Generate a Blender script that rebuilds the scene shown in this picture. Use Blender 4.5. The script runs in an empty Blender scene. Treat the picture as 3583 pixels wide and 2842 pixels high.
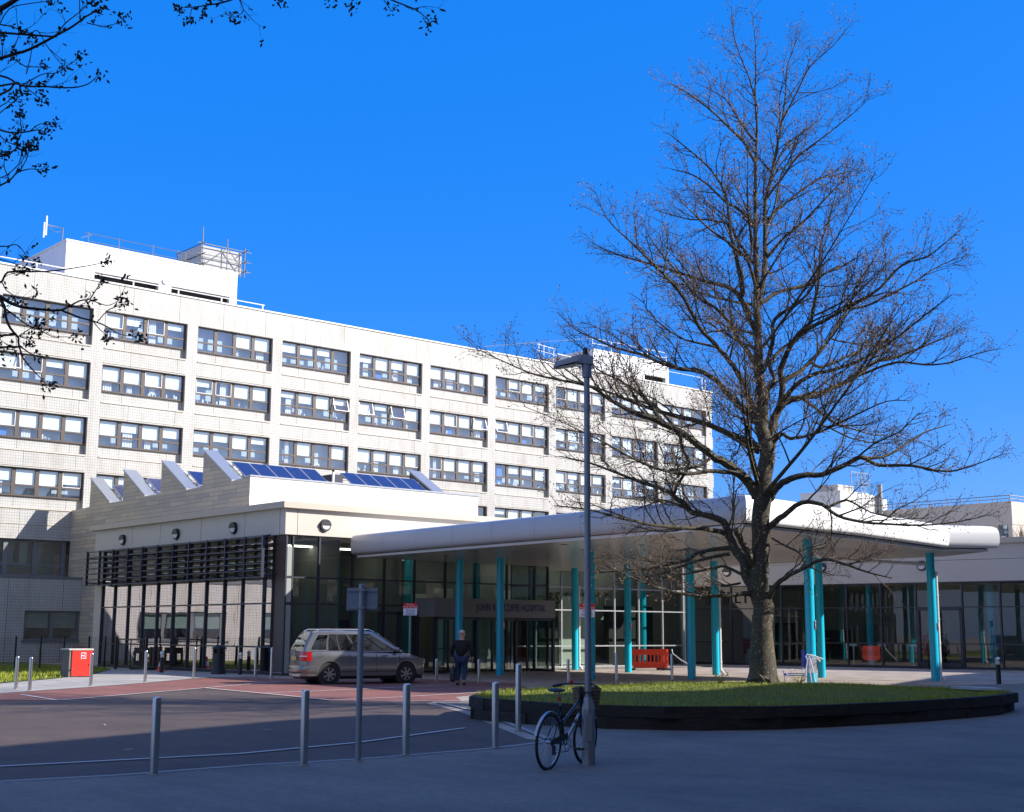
import bpy, math, random
from mathutils import Vector, Matrix
random.seed(7)
SC=bpy.context.scene; COL=SC.collection
R=math.radians
RT=Vector((0.7507,-0.6607,0)); FW=Vector((0.6607,0.7507,0))   # right / forward of the viewpoint on the ground
def P(u,d,h=0): v=RT*u+FW*d; return Vector((v.x,v.y,h))
# ---------------------------------------------------------------- materials
def nm(name):
    m=bpy.data.materials.new(name); m.use_nodes=True; nt=m.node_tree; b=nt.nodes['Principled BSDF']; return m,nt,b
def mixc(nt,fac,a,b,mode='MIX'):
    n=nt.nodes.new('ShaderNodeMix'); n.data_type='RGBA'; n.blend_type=mode
    for i,v in ((0,fac),(6,a),(7,b)):
        if hasattr(v,'is_linked') or hasattr(v,'links'): nt.links.new(v,n.inputs[i])
        else: n.inputs[i].default_value = v if i==0 else (*v,1) if len(v)==3 else v
    return n.outputs[2]
def pos(nt,scale=(1,1,1),rot=(0,0,0),loc=(0,0,0)):
    g=nt.nodes.new('ShaderNodeNewGeometry'); m=nt.nodes.new('ShaderNodeMapping'); m.inputs[3].default_value=scale; m.inputs[2].default_value=rot; m.inputs[1].default_value=loc
    nt.links.new(g.outputs['Position'],m.inputs[0]); return m.outputs[0]
def noise(nt,vec,scale,detail=4,rough=.6):
    n=nt.nodes.new('ShaderNodeTexNoise'); n.inputs['Scale'].default_value=scale; n.inputs['Detail'].default_value=detail; n.inputs['Roughness'].default_value=rough
    if vec is not None: nt.links.new(vec,n.inputs['Vector'])
    return n.outputs['Fac']
def ramp(nt,fac,stops):
    r=nt.nodes.new('ShaderNodeValToRGB'); nt.links.new(fac,r.inputs[0]); e=r.color_ramp.elements
    while len(e)<len(stops): e.new(.5)
    for i,(p,c) in enumerate(stops): e[i].position=p; e[i].color=(*c,1) if len(c)==3 else c
    return r.outputs[0]
def bump(nt,b,h,dist=.01,strength=.5):
    n=nt.nodes.new('ShaderNodeBump'); n.inputs['Distance'].default_value=dist; n.inputs['Strength'].default_value=strength
    nt.links.new(h,n.inputs['Height']); nt.links.new(n.outputs[0],b.inputs['Normal'])
def simple(name,col,rough=.6,metal=0,var=.12,scale=3,bmp=0,bscale=40,spec=.5,coat=0):
    m,nt,b=nm(name); v=pos(nt); f=noise(nt,v,scale)
    c=mixc(nt,f,tuple(x*(1-var) for x in col),tuple(min(1,x*(1+var)) for x in col)); nt.links.new(c,b.inputs['Base Color'])
    b.inputs['Roughness'].default_value=rough; b.inputs['Metallic'].default_value=metal; b.inputs['Specular IOR Level'].default_value=spec; b.inputs['Coat Weight'].default_value=coat
    if bmp: bump(nt,b,noise(nt,v,bscale),bmp,.6)
    return m
def brick(nt,vec,w,h,mortar,c1,c2,cm,offset=0.,bias=0,smooth=.1,freq=2):
    t=nt.nodes.new('ShaderNodeTexBrick'); nt.links.new(vec,t.inputs['Vector']); t.offset=offset; t.offset_frequency=freq
    t.inputs['Scale'].default_value=1; t.inputs['Brick Width'].default_value=w; t.inputs['Row Height'].default_value=h; t.inputs['Mortar Size'].default_value=mortar
    t.inputs['Bias'].default_value=bias; t.inputs['Mortar Smooth'].default_value=smooth
    t.inputs['Color1'].default_value=(*c1,1); t.inputs['Color2'].default_value=(*c2,1); t.inputs['Mortar'].default_value=(*cm,1); return t
def facing(nt,ax):
    # 2-D wall coordinates (along, up) from the world position
    g=nt.nodes.new('ShaderNodeNewGeometry'); s=nt.nodes.new('ShaderNodeSeparateXYZ'); nt.links.new(g.outputs['Position'],s.inputs[0])
    c=nt.nodes.new('ShaderNodeCombineXYZ')
    if ax=='xy':
        a=nt.nodes.new('ShaderNodeMath'); a.operation='ADD'; nt.links.new(s.outputs[0],a.inputs[0]); nt.links.new(s.outputs[1],a.inputs[1]); nt.links.new(a.outputs[0],c.inputs[0]); nt.links.new(s.outputs[2],c.inputs[1])
    else:
        nt.links.new(s.outputs[0],c.inputs[0]); nt.links.new(s.outputs[1],c.inputs[1])
    return c.outputs[0]
def tile_mat(name,base,line,w,h,mo,bigw=3.15):
    m,nt,b=nm(name); v=facing(nt,'xy')
    t=brick(nt,v,w,h,mo,base,tuple(x*.93 for x in base),line)
    t2=brick(nt,v,bigw,50,.02,(1,1,1),(1,1,1),(.45,.42,.4))
    p=pos(nt,scale=(1,1,.25)); f=noise(nt,p,1.3,5); dirt=ramp(nt,f,[(.28,(.76,.71,.64)),(.5,(.98,.97,.95)),(.7,(1.05,1.05,1.05))])
    c=mixc(nt,1.,t.outputs[0],t2.outputs[0],'MULTIPLY'); c=mixc(nt,.75,c,dirt,'MULTIPLY'); nt.links.new(c,b.inputs['Base Color']); b.inputs['Roughness'].default_value=.45
    return m
M={}
M['tile']=tile_mat('white_wall_tile',(.47,.465,.45),(.27,.265,.255),.15,.165,.012)
def clad():
    m,nt,b=nm('plank_cladding'); v=facing(nt,'xy')
    t=brick(nt,v,1.7,.215,.007,(.58,.50,.375),(.40,.37,.32),(.13,.11,.09),offset=.37,freq=3)
    t.offset_frequency=2; t.squash=.8; t.squash_frequency=3
    f=noise(nt,pos(nt),.9,3); c=mixc(nt,1.,t.outputs[0],ramp(nt,f,[(.3,(.9,.9,.9)),(.7,(1.05,1.03,1))]),'MULTIPLY')
    nt.links.new(c,b.inputs['Base Color']); b.inputs['Roughness'].default_value=.5; bump(nt,b,t.outputs['Fac'],-.008,.5); return m
M['clad']=clad()
def clad_white():
    m,nt,b=nm('white_plank_cladding'); v=facing(nt,'xy')
    t=brick(nt,v,2.2,.29,.008,(.78,.76,.72),(.70,.69,.66),(.42,.41,.4),offset=.4)
    nt.links.new(t.outputs[0],b.inputs['Base Color']); b.inputs['Roughness'].default_value=.45; bump(nt,b,t.outputs['Fac'],-.006,.4); return m
M['cladw']=clad_white()
def corrug():
    m,nt,b=nm('ribbed_white_metal'); v=facing(nt,'xy'); t=brick(nt,v,.3,40,.02,(.8,.81,.83),(.77,.78,.8),(.5,.52,.55))
    nt.links.new(t.outputs[0],b.inputs['Base Color']); b.inputs['Roughness'].default_value=.4; bump(nt,b,t.outputs['Fac'],-.02,.6); return m
M['corr']=corrug()
M['fascia']=simple('beige_fascia_panel',(.52,.47,.405),.42,.0,.05,.6)
M['coping']=simple('grey_metal_coping',(.47,.405,.33),.4,.05,.08,1)
M['zinc']=simple('zinc_grey_coping',(.36,.38,.42),.35,.5,.08,1)
M['white']=simple('white_paint',(.72,.72,.71),.4,0,.04,1)
M['canopyshade']=simple('shaded_canopy_metal',(.46,.46,.47),.36,.1,.05,.5)  # same metal as the front edge, darkened to paint in the side's shade
M['canopyw']=simple('white_canopy_metal',(.78,.78,.77),.5,.0,.04,.5)
def soffit():
    m,nt,b=nm('canopy_soffit_planks'); v=facing(nt,'xyz2'); t=brick(nt,v,60,.2,.02,(.55,.52,.49),(.5,.48,.45),(.2,.19,.18))
    nt.links.new(t.outputs[0],b.inputs['Base Color']); b.inputs['Roughness'].default_value=.22; b.inputs['Specular IOR Level'].default_value=.8; bump(nt,b,t.outputs['Fac'],-.008,.4); return m
M['soffit']=soffit()
M['brown']=simple('brown_window_frame',(.075,.052,.043),.5,0,.15,4)
M['greyframe']=simple('grey_aluminium_frame',(.20,.21,.23),.4,.4,.08,2)
M['signgrey']=simple('dark_sign_fascia',(.20,.20,.195),.4,0,.08,2)
M['darkframe']=simple('dark_grey_frame',(.045,.05,.065),.4,.4,.1,2)
M['lightframe']=simple('pale_aluminium_frame',(.42,.43,.45),.35,.5,.06,2)
M['navy']=simple('dark_blue_grey_louvre',(.035,.045,.07),.35,.3,.1,3)
M['mint']=simple('grey_green_panel',(.28,.30,.27),.4,0,.05,1)
M['turq']=simple('turquoise_paint',(.003,.46,.64),.35,0,.06,2,coat=.25)
M['steel']=simple('brushed_stainless_steel',(.55,.54,.53),.26,1,.06,30)
M['galv']=simple('galvanised_steel',(.28,.285,.29),.5,.7,.14,9)
M['sheet']=simple('galvanised_sign_back',(.22,.25,.30),.5,.5,.1,5)
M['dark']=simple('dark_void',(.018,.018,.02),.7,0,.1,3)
M['black']=simple('black_plastic',(.014,.015,.019),.4,0,.1,10)
M['rubber']=simple('black_rubber',(.012,.012,.013),.8,0,.2,30)
M['red']=simple('red_cabinet_paint',(.75,.018,.008),.4,0,.1,3,coat=.2)
M['redp']=simple('orange_red_plastic',(.72,.05,.012),.45,0,.1,4)
M['fadedo']=simple('faded_orange_plastic',(.36,.15,.08),.6,0,.2,4)
M['scaff']=simple('weathered_scaffold_tube',(.13,.13,.13),.6,.3,.2,5)
M['signred']=simple('red_sign_print',(.62,.01,.02),.4,0,.05,4)
M['signwhite']=simple('white_sign_print',(.72,.74,.82),.4,0,.03,4)
M['ink']=simple('dark_blue_ink',(.012,.02,.20),.5,0,.05,4)
M['inkw']=simple('white_ink',(.8,.8,.8),.5,0,.05,4)
M['letter']=simple('black_letter',(.012,.012,.014),1.0,0,.05,4)
M['beige']=simple('interior_beige_wall',(.24,.265,.235),.7,0,.1,1)
M['beigel']=simple('interior_pale_panel',(.55,.60,.52),.7,0,.05,1)
M['intfloor']=simple('interior_grey_floor',(.25,.24,.22),.3,0,.1,1)
M['intceil']=simple('interior_ceiling',(.4,.4,.37),.8,0,.05,1)
M['roomback']=simple('ward_room_wall',(.46,.56,.66),.8,0,.25,.5)
M['blind']=simple('white_blind',(.78,.86,.87),.8,0,.03,1)
M['lamp']=None
M['curtain']=simple('blue_curtain',(.06,.22,.62),.8,0,.3,4)
M['netc']=simple('white_net_curtain',(.7,.72,.74),.8,0,.25,5)
M['stone']=simple('weathered_stone',(.42,.40,.36),.85,0,.2,6,.01,30)
M['cardoard']=simple('wicker_basket',(.20,.13,.075),.8,0,.3,40,.01,60)
M['jean']=simple('blue_denim',(.015,.03,.075),.85,0,.3,25)
M['jacket']=simple('black_wool_jacket',(.006,.006,.007),.9,0,.2,20)
M['skin']=simple('skin',(.45,.24,.17),.55,0,.08,8)
M['greyhair']=simple('grey_hair',(.42,.40,.38),.8,0,.2,50)
M['shoe']=simple('black_leather',(.015,.014,.013),.4,0,.1,20)
M['wood']=simple('pale_timber',(.38,.26,.14),.7,0,.2,12)
M['blueseat']=simple('blue_vinyl_seat',(.02,.05,.38),.4,0,.05,6)
M['mesh']=simple('scaffold_debris_netting',(.42,.43,.44),.8,0,.25,3)
M['green']=simple('green_blind',(.18,.24,.20),.8,0,.05,2)
def glass(name,tint,refl,rough=0.0,wav=0.0,gcol=(1,1,1)):
    m=bpy.data.materials.new(name); m.use_nodes=True; nt=m.node_tree; nt.nodes.clear()
    o=nt.nodes.new('ShaderNodeOutputMaterial'); t=nt.nodes.new('ShaderNodeBsdfTransparent'); t.inputs[0].default_value=(*tint,1)
    g=nt.nodes.new('ShaderNodeBsdfGlossy'); g.inputs['Roughness'].default_value=rough; g.inputs[0].default_value=(*gcol,1)
    ge=nt.nodes.new('ShaderNodeNewGeometry'); dt=nt.nodes.new('ShaderNodeVectorMath'); dt.operation='DOT_PRODUCT'; nt.links.new(ge.outputs['Incoming'],dt.inputs[0]); nt.links.new(ge.outputs['Normal'],dt.inputs[1])
    def mt(op,a,b=None,c=None,cl=False):
        n=nt.nodes.new('ShaderNodeMath'); n.operation=op; n.use_clamp=cl
        for i,v in enumerate((a,b,c)):
            if v is None: continue
            if hasattr(v,'links'): nt.links.new(v,n.inputs[i])
            else: n.inputs[i].default_value=v
        return n
    ab=mt('ABSOLUTE',dt.outputs['Value']); om=mt('SUBTRACT',1.,ab.outputs[0],None,True); pw=mt('POWER',om.outputs[0],5.); ma=mt('MULTIPLY_ADD',pw.outputs[0],.9,.05+refl,True)
    mx=nt.nodes.new('ShaderNodeMixShader'); nt.links.new(ma.outputs[0],mx.inputs[0]); nt.links.new(t.outputs[0],mx.inputs[1]); nt.links.new(g.outputs[0],mx.inputs[2]); nt.links.new(mx.outputs[0],o.inputs[0])
    if wav:
        b=nt.nodes.new('ShaderNodeBump'); b.inputs['Distance'].default_value=wav; b.inputs['Strength'].default_value=1
        nt.links.new(noise(nt,pos(nt),1.1,1,.3),b.inputs['Height']); nt.links.new(b.outputs[0],g.inputs['Normal'])
    return m
M['glassw']=glass('ward_window_glass',(.90,.95,.98),.15,0,.001)
M['glassside']=glass('reflective_wall_glass',(.24,.26,.27),.5,0,.0022,(.95,.88,.92))
M['glassfront']=glass('dark_shopfront_glass',(.60,.66,.63),.03,0,.0005)
M['glasscar']=glass('car_window_glass',(.10,.13,.12),.04)
def solar():
    m,nt,b=nm('solar_cell_blue'); tc=nt.nodes.new('ShaderNodeTexCoord')
    t=brick(nt,tc.outputs['UV'],.1666,.1,.006,(.010,.020,.085),(.014,.026,.11),(.06,.075,.17),0)
    nt.links.new(t.outputs[0],b.inputs['Base Color']); b.inputs['Roughness'].default_value=.18; return m
M['solar']=solar()
def emit(name,col,st):
    m,nt,b=nm(name); b.inputs['Emission Color'].default_value=(*col,1); b.inputs['Emission Strength'].default_value=st; return m
M['lamp']=emit('lit_ceiling_tube',(1,.95,.8),5.0)
def asphalt(name,c1,c2,sc=8,bm=.004,patch=None):
    m,nt,b=nm(name); v=pos(nt); f=noise(nt,v,70,4,.85); g=noise(nt,v,.35,5,.65); s=noise(nt,pos(nt,scale=(1,.25,1)),1.6,5,.7)
    c=mixc(nt,ramp(nt,f,[(.36,(0,0,0)),(.64,(1,1,1))]),c1,c2); c=mixc(nt,.8,c,ramp(nt,g,[(.28,(.62,.62,.63)),(.5,(1,1,1)),(.72,(1.3,1.28,1.24))]),'MULTIPLY')
    c=mixc(nt,.6,c,ramp(nt,s,[(.35,(.70,.70,.70)),(.55,(1,1,1))]),'MULTIPLY'); c=mixc(nt,.9,c,ramp(nt,noise(nt,pos(nt),9,9,.8),[(.36,(.80,.80,.80)),(.5,(1,1,1)),(.66,(1.22,1.21,1.19))]),'MULTIPLY')
    nt.links.new(c,b.inputs['Base Color']); b.inputs['Roughness'].default_value=.85; bump(nt,b,noise(nt,v,120,3,.7),bm,.7); return m
M['road']=asphalt('dark_asphalt',(.046,.032,.026),(.118,.080,.064))
M['path']=asphalt('grey_footway_asphalt',(.11,.098,.083),(.24,.212,.18))
def paver(name,c1,c2,cm,w,h,stain=.3):
    m,nt,b=nm(name); v=pos(nt,rot=(0,0,R(8))); t=brick(nt,v,w,h,.008,c1,c2,cm,.5)
    g=noise(nt,pos(nt),.5,5,.7); c=mixc(nt,.9,t.outputs[0],ramp(nt,g,[(.28,(1-stain,)*3),(.6,(1.05,)*3)]),'MULTIPLY')
    f=noise(nt,pos(nt),90,2,.7); c=mixc(nt,.5,c,ramp(nt,f,[(.3,(.75,)*3),(.7,(1.2,)*3)]),'MULTIPLY')
    nt.links.new(c,b.inputs['Base Color']); b.inputs['Roughness'].default_value=.85; bump(nt,b,t.outputs['Fac'],-.003,.5); return m
M['ground']=paver('forecourt_pavers',(.32,.255,.21),(.43,.36,.30),(.13,.105,.09),.6,.4)
M['pave']=paver('pale_pavement_slabs',(.33,.31,.28),(.42,.39,.35),(.14,.13,.12),.6,.6)
M['redbrick']=paver('red_block_paving',(.235,.085,.065),(.30,.115,.085),(.10,.05,.04),.2,.1,.4)
M['line']=simple('worn_white_line',(.52,.50,.47),.8,0,.3,30)
M['kerb']=simple('concrete_kerb',(.30,.29,.27),.85,0,.2,8,.003,60)
def lawnmat(name,a,b_,c_):
    m,nt,b=nm(name); v=pos(nt); f=noise(nt,v,1.2,5,.7); g=noise(nt,v,60,3,.8)
    c=mixc(nt,f,a,b_); c=mixc(nt,ramp(nt,g,[(.4,(0,0,0)),(.65,(1,1,1))]),c,c_); nt.links.new(c,b.inputs['Base Color']); b.inputs['Roughness'].default_value=.9; bump(nt,b,g,.03,.8); return m
M['lawn']=lawnmat('short_lawn',(.06,.09,.006),(.20,.225,.010),(.035,.05,.006))
M['blade']=simple('grass_blade_green',(.25,.28,.007),.6,0,.55,7)
def sleeper():
    m,nt,b=nm('dark_timber_sleeper'); v=pos(nt,scale=(1,1,6)); f=noise(nt,v,3,6,.7)
    c=ramp(nt,f,[(.3,(.006,.004,.003)),(.55,(.022,.015,.009)),(.8,(.065,.043,.026))]); nt.links.new(c,b.inputs['Base Color']); b.inputs['Roughness'].default_value=.85; bump(nt,b,f,.012,.8); return m
M['sleeper']=sleeper()
def bark(name,a,b_,lich):
    m,nt,b=nm(name); v=pos(nt,scale=(1,1,.4)); f=noise(nt,v,14,6,.75); g=noise(nt,pos(nt),22,2,.5); k=noise(nt,pos(nt),2.2,3)
    c=mixc(nt,f,a,b_); c=mixc(nt,ramp(nt,k,[(.45,(0,0,0)),(.7,(.5,.5,.5))]),c,(.10,.085,.025)); c=mixc(nt,ramp(nt,g,[(.63,(0,0,0)),(.69,(1,1,1))]),c,lich); nt.links.new(c,b.inputs['Base Color']); b.inputs['Roughness'].default_value=.85; bump(nt,b,f,.02,.9); return m
M['bark']=bark('grey_brown_bark',(.028,.022,.015),(.092,.074,.050),(.30,.31,.27))
M['twig']=simple('brown_twig_bark',(.080,.056,.038),.8,0,.3,8)
M['twigd']=simple('dark_cherry_bark',(.028,.018,.015),.8,0,.3,8)
M['bud']=simple('opening_bud',(.22,.135,.05),.7,0,.35,9)
M['leafb']=simple('young_dark_leaf',(.035,.045,.012),.6,0,.45,20)
M['car']=simple('silver_car_paint',(.20,.198,.200),.22,.6,.03,2,coat=.8)
M['carw']=simple('alloy_wheel_metal',(.5,.5,.5),.3,.9,.05,5)
M['tail']=simple('red_tail_lamp_lens',(.55,.01,.012),.15,0,.05,5,coat=.5)
M['plate']=simple('yellow_number_plate',(.55,.42,.14),.4,0,.05,5)
M['brickwork']=paver('grey_brickwork',(.16,.145,.13),(.22,.2,.18),(.10,.095,.09),.2,.08)
M['shadeb']=simple('brown_brick_block',(.20,.15,.12),.85,0,.15,2)
M['redleaf']=simple('red_plant_leaf',(.22,.02,.02),.6,0,.3,20)
M['cloth']=simple('mixed_red_clothing',(.24,.015,.02),.8,0,.5,5)
M['bikeb']=simple('dark_blue_bicycle_paint',(.015,.018,.03),.3,.2,.1,5,coat=.4)
M['silver']=simple('silver_bicycle_paint',(.42,.44,.48),.3,.7,.05,5)
M['lens']=simple('frosted_lamp_lens',(.62,.62,.60),.3,0,.02,3)
# ---------------------------------------------------------------- mesh builder
WO={}
class MB:
    def __init__(s): s.v=[]; s.f=[]; s.uv=None
    def quad(s,a,b,c,d): n=len(s.v); s.v+=[Vector(a),Vector(b),Vector(c),Vector(d)]; s.f.append((n,n+1,n+2,n+3)); return s
    def tri(s,a,b,c): n=len(s.v); s.v+=[Vector(a),Vector(b),Vector(c)]; s.f.append((n,n+1,n+2)); return s
    def hexa(s,p):
        n=len(s.v); s.v+=[Vector(q) for q in p]
        for f in ((0,3,2,1),(4,5,6,7),(0,1,5,4),(1,2,6,5),(2,3,7,6),(3,0,4,7)): s.f.append(tuple(n+i for i in f))
        return s
    def box(s,x0,y0,z0,x1,y1,z1): return s.hexa([(x0,y0,z0),(x1,y0,z0),(x1,y1,z0),(x0,y1,z0),(x0,y0,z1),(x1,y0,z1),(x1,y1,z1),(x0,y1,z1)])
    def obox(s,c,ax,ay,az,hx,hy,hz):
        c=Vector(c); ax=Vector(ax).normalized()*hx; ay=Vector(ay).normalized()*hy; az=Vector(az).normalized()*hz
        return s.hexa([c-ax-ay-az,c+ax-ay-az,c+ax+ay-az,c-ax+ay-az,c-ax-ay+az,c+ax-ay+az,c+ax+ay+az,c-ax+ay+az])
    def bar(s,a,b,w,h=None):   # square bar between two points
        a=Vector(a); b=Vector(b); d=b-a; h=h or w
        up=Vector((0,0,1)) if abs(d.normalized().z)<.95 else Vector((0,1,0)); x=d.cross(up).normalized(); y=x.cross(d).normalized()
        return s.obox((a+b)/2,d,x,y,d.length/2,w/2,h/2)
    def prism(s,poly,z0,z1):
        n=len(s.v); k=len(poly); s.v+=[Vector((p[0],p[1],z0)) for p in poly]+[Vector((p[0],p[1],z1)) for p in poly]
        s.f.append(tuple(n+k+i for i in range(k))); s.f.append(tuple(n+k-1-i for i in range(k)))
        for i in range(k): j=(i+1)%k; s.f.append((n+i,n+j,n+k+j,n+k+i))
        return s
    def poly(s,pts): n=len(s.v); s.v+=[Vector(p) for p in pts]; s.f.append(tuple(range(n,n+len(pts)))); return s
    def rings(s,rings,cap=True,closed=True):
        n=len(s.v); k=len(rings[0])
        for r in rings: s.v+=[Vector(p) for p in r]
        for i in range(len(rings)-1):
            for j in range(k if closed else k-1):
                a=n+i*k+j; b=n+i*k+(j+1)%k; s.f.append((a,b,b+k,a+k))
        if cap and closed: s.f.append(tuple(n+k-1-j for j in range(k))); m=n+(len(rings)-1)*k; s.f.append(tuple(m+j for j in range(k)))
        return s
    def tube(s,pts,rad,n=8,cap=True):
        pts=[Vector(p) for p in pts]
        if not hasattr(rad,'__len__'): rad=[rad]*len(pts)
        d0=(pts[1]-pts[0]).normalized(); up=Vector((0,0,1)) if abs(d0.z)<.9 else Vector((1,0,0)); x=d0.cross(up).normalized(); rs=[]
        for i,p in enumerate(pts):
            a=pts[max(0,i-1)]; b=pts[min(len(pts)-1,i+1)]; d=(b-a).normalized(); x=(x-d*x.dot(d)).normalized(); y=d.cross(x)
            rs.append([p+(x*math.cos(2*math.pi*j/n)+y*math.sin(2*math.pi*j/n))*rad[i] for j in range(n)])
        return s.rings(rs,cap)
    def cyl(s,x,y,z0,z1,r,n=16,r2=None): return s.tube([(x,y,z0),(x,y,z1)],[r,r if r2 is None else r2],n)
    def torus(s,c,axis,R0,r,n=32,m=6):
        c=Vector(c); ax=Vector(axis).normalized(); up=Vector((0,0,1)) if abs(ax.z)<.9 else Vector((1,0,0)); x=ax.cross(up).normalized(); y=ax.cross(x); rs=[]
        for i in range(n+1):
            a=2*math.pi*i/n; d=x*math.cos(a)+y*math.sin(a); rs.append([c+d*(R0+r*math.cos(2*math.pi*j/m))+ax*(r*math.sin(2*math.pi*j/m)) for j in range(m)])
        return s.rings(rs,False)
    def dome(s,c,r,n=14,m=6,axis=(0,0,1),sz=1):
        c=Vector(c); ax=Vector(axis).normalized(); up=Vector((0,0,1)) if abs(ax.z)<.9 else Vector((1,0,0)); x=ax.cross(up).normalized(); y=ax.cross(x); rs=[]
        for i in range(m+1):
            t=math.pi/2*i/m; rr=max(1e-4,r*math.cos(t)); rs.append([c+(x*math.cos(2*math.pi*j/n)+y*math.sin(2*math.pi*j/n))*rr+ax*(r*sz*math.sin(t)) for j in range(n)])
        return s.rings(rs,True)
    def sphere(s,c,r,n=14,m=8,sc=(1,1,1)):
        c=Vector(c); rs=[]
        for i in range(m+1):
            t=-math.pi/2+math.pi*i/m; rr=max(1e-4,math.cos(t)); rs.append([c+Vector((sc[0]*r*rr*math.cos(2*math.pi*j/n),sc[1]*r*rr*math.sin(2*math.pi*j/n),sc[2]*r*math.sin(t))) for j in range(n)])
        return s.rings(rs,True)
    def build(s,name,mat,parent=None,smooth=False,label=None,origin=None):
        o0=WO.get(parent.name,Vector((0,0,0))) if parent else Vector(origin or (0,0,0))
        me=bpy.data.meshes.new(name); me.from_pydata([tuple(v-o0) for v in s.v],[],s.f)
        me.materials.append(M[mat] if isinstance(mat,str) else mat)
        if smooth:
            me.polygons.foreach_set('use_smooth',[True]*len(me.polygons))
        me.update(); o=bpy.data.objects.new(name,me); COL.objects.link(o)
        if parent: o.parent=parent
        else: o.location=o0
        if smooth=='a':
            me.polygons.foreach_set('use_smooth',[True]*len(me.polygons))
            try:
                for e in me.edges: pass
                me.set_sharp_from_angle(angle=R(35))
            except Exception: pass
        WO[o.name]=o0
        if label: o['label']=label
        return o
def thing(name,label,cat,loc=(0,0,0),group=None,rz=0):
    o=bpy.data.objects.new(name,None); o.empty_display_size=.3; COL.objects.link(o); o.location=loc; o.rotation_euler=(0,0,rz); WO[o.name]=Vector(loc) if not rz else Vector((0,0,0))
    tag(o,label,cat,group); return o
def tag(o,label=None,cat=None,group=None,kind=None):
    if label: o['label']=label
    if cat: o['category']=cat
    if group: o['group']=group
    if kind: o['kind']=kind
    return o
def dup(root,loc,label,rz=None):
    r=root.copy(); COL.objects.link(r); r.location=loc; r['label']=label
    if rz is not None: r.rotation_euler=(0,0,rz)
    for ch in list(root.children):
        c=ch.copy(); COL.objects.link(c); c.parent=r
        for g in list(ch.children):
            d=g.copy(); COL.objects.link(d); d.parent=c
    return r
def text(s,size,loc,right,up,mat,parent,name='lettering',depth=.01,align='CENTER',scx=1):
    cu=bpy.data.curves.new(name,'FONT'); cu.body=s; cu.size=size; cu.align_x=align; cu.align_y='CENTER'; cu.extrude=depth; cu.resolution_u=3; cu.space_character=1.05
    t=bpy.data.objects.new('tmp',cu); COL.objects.link(t); dg=bpy.context.evaluated_depsgraph_get(); me=bpy.data.meshes.new_from_object(t.evaluated_get(dg)); bpy.data.objects.remove(t)
    r=Vector(right).normalized(); u=Vector(up).normalized(); n=r.cross(u); o0=WO.get(parent.name,Vector((0,0,0)))
    for v in me.vertices: v.co=Vector(loc)-o0+r*v.co.x*scx+u*v.co.y+n*v.co.z
    me.materials.clear(); me.materials.append(M[mat]); me.name=name; o=bpy.data.objects.new(name,me); COL.objects.link(o); o.parent=parent; WO[o.name]=o0; return o
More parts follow.
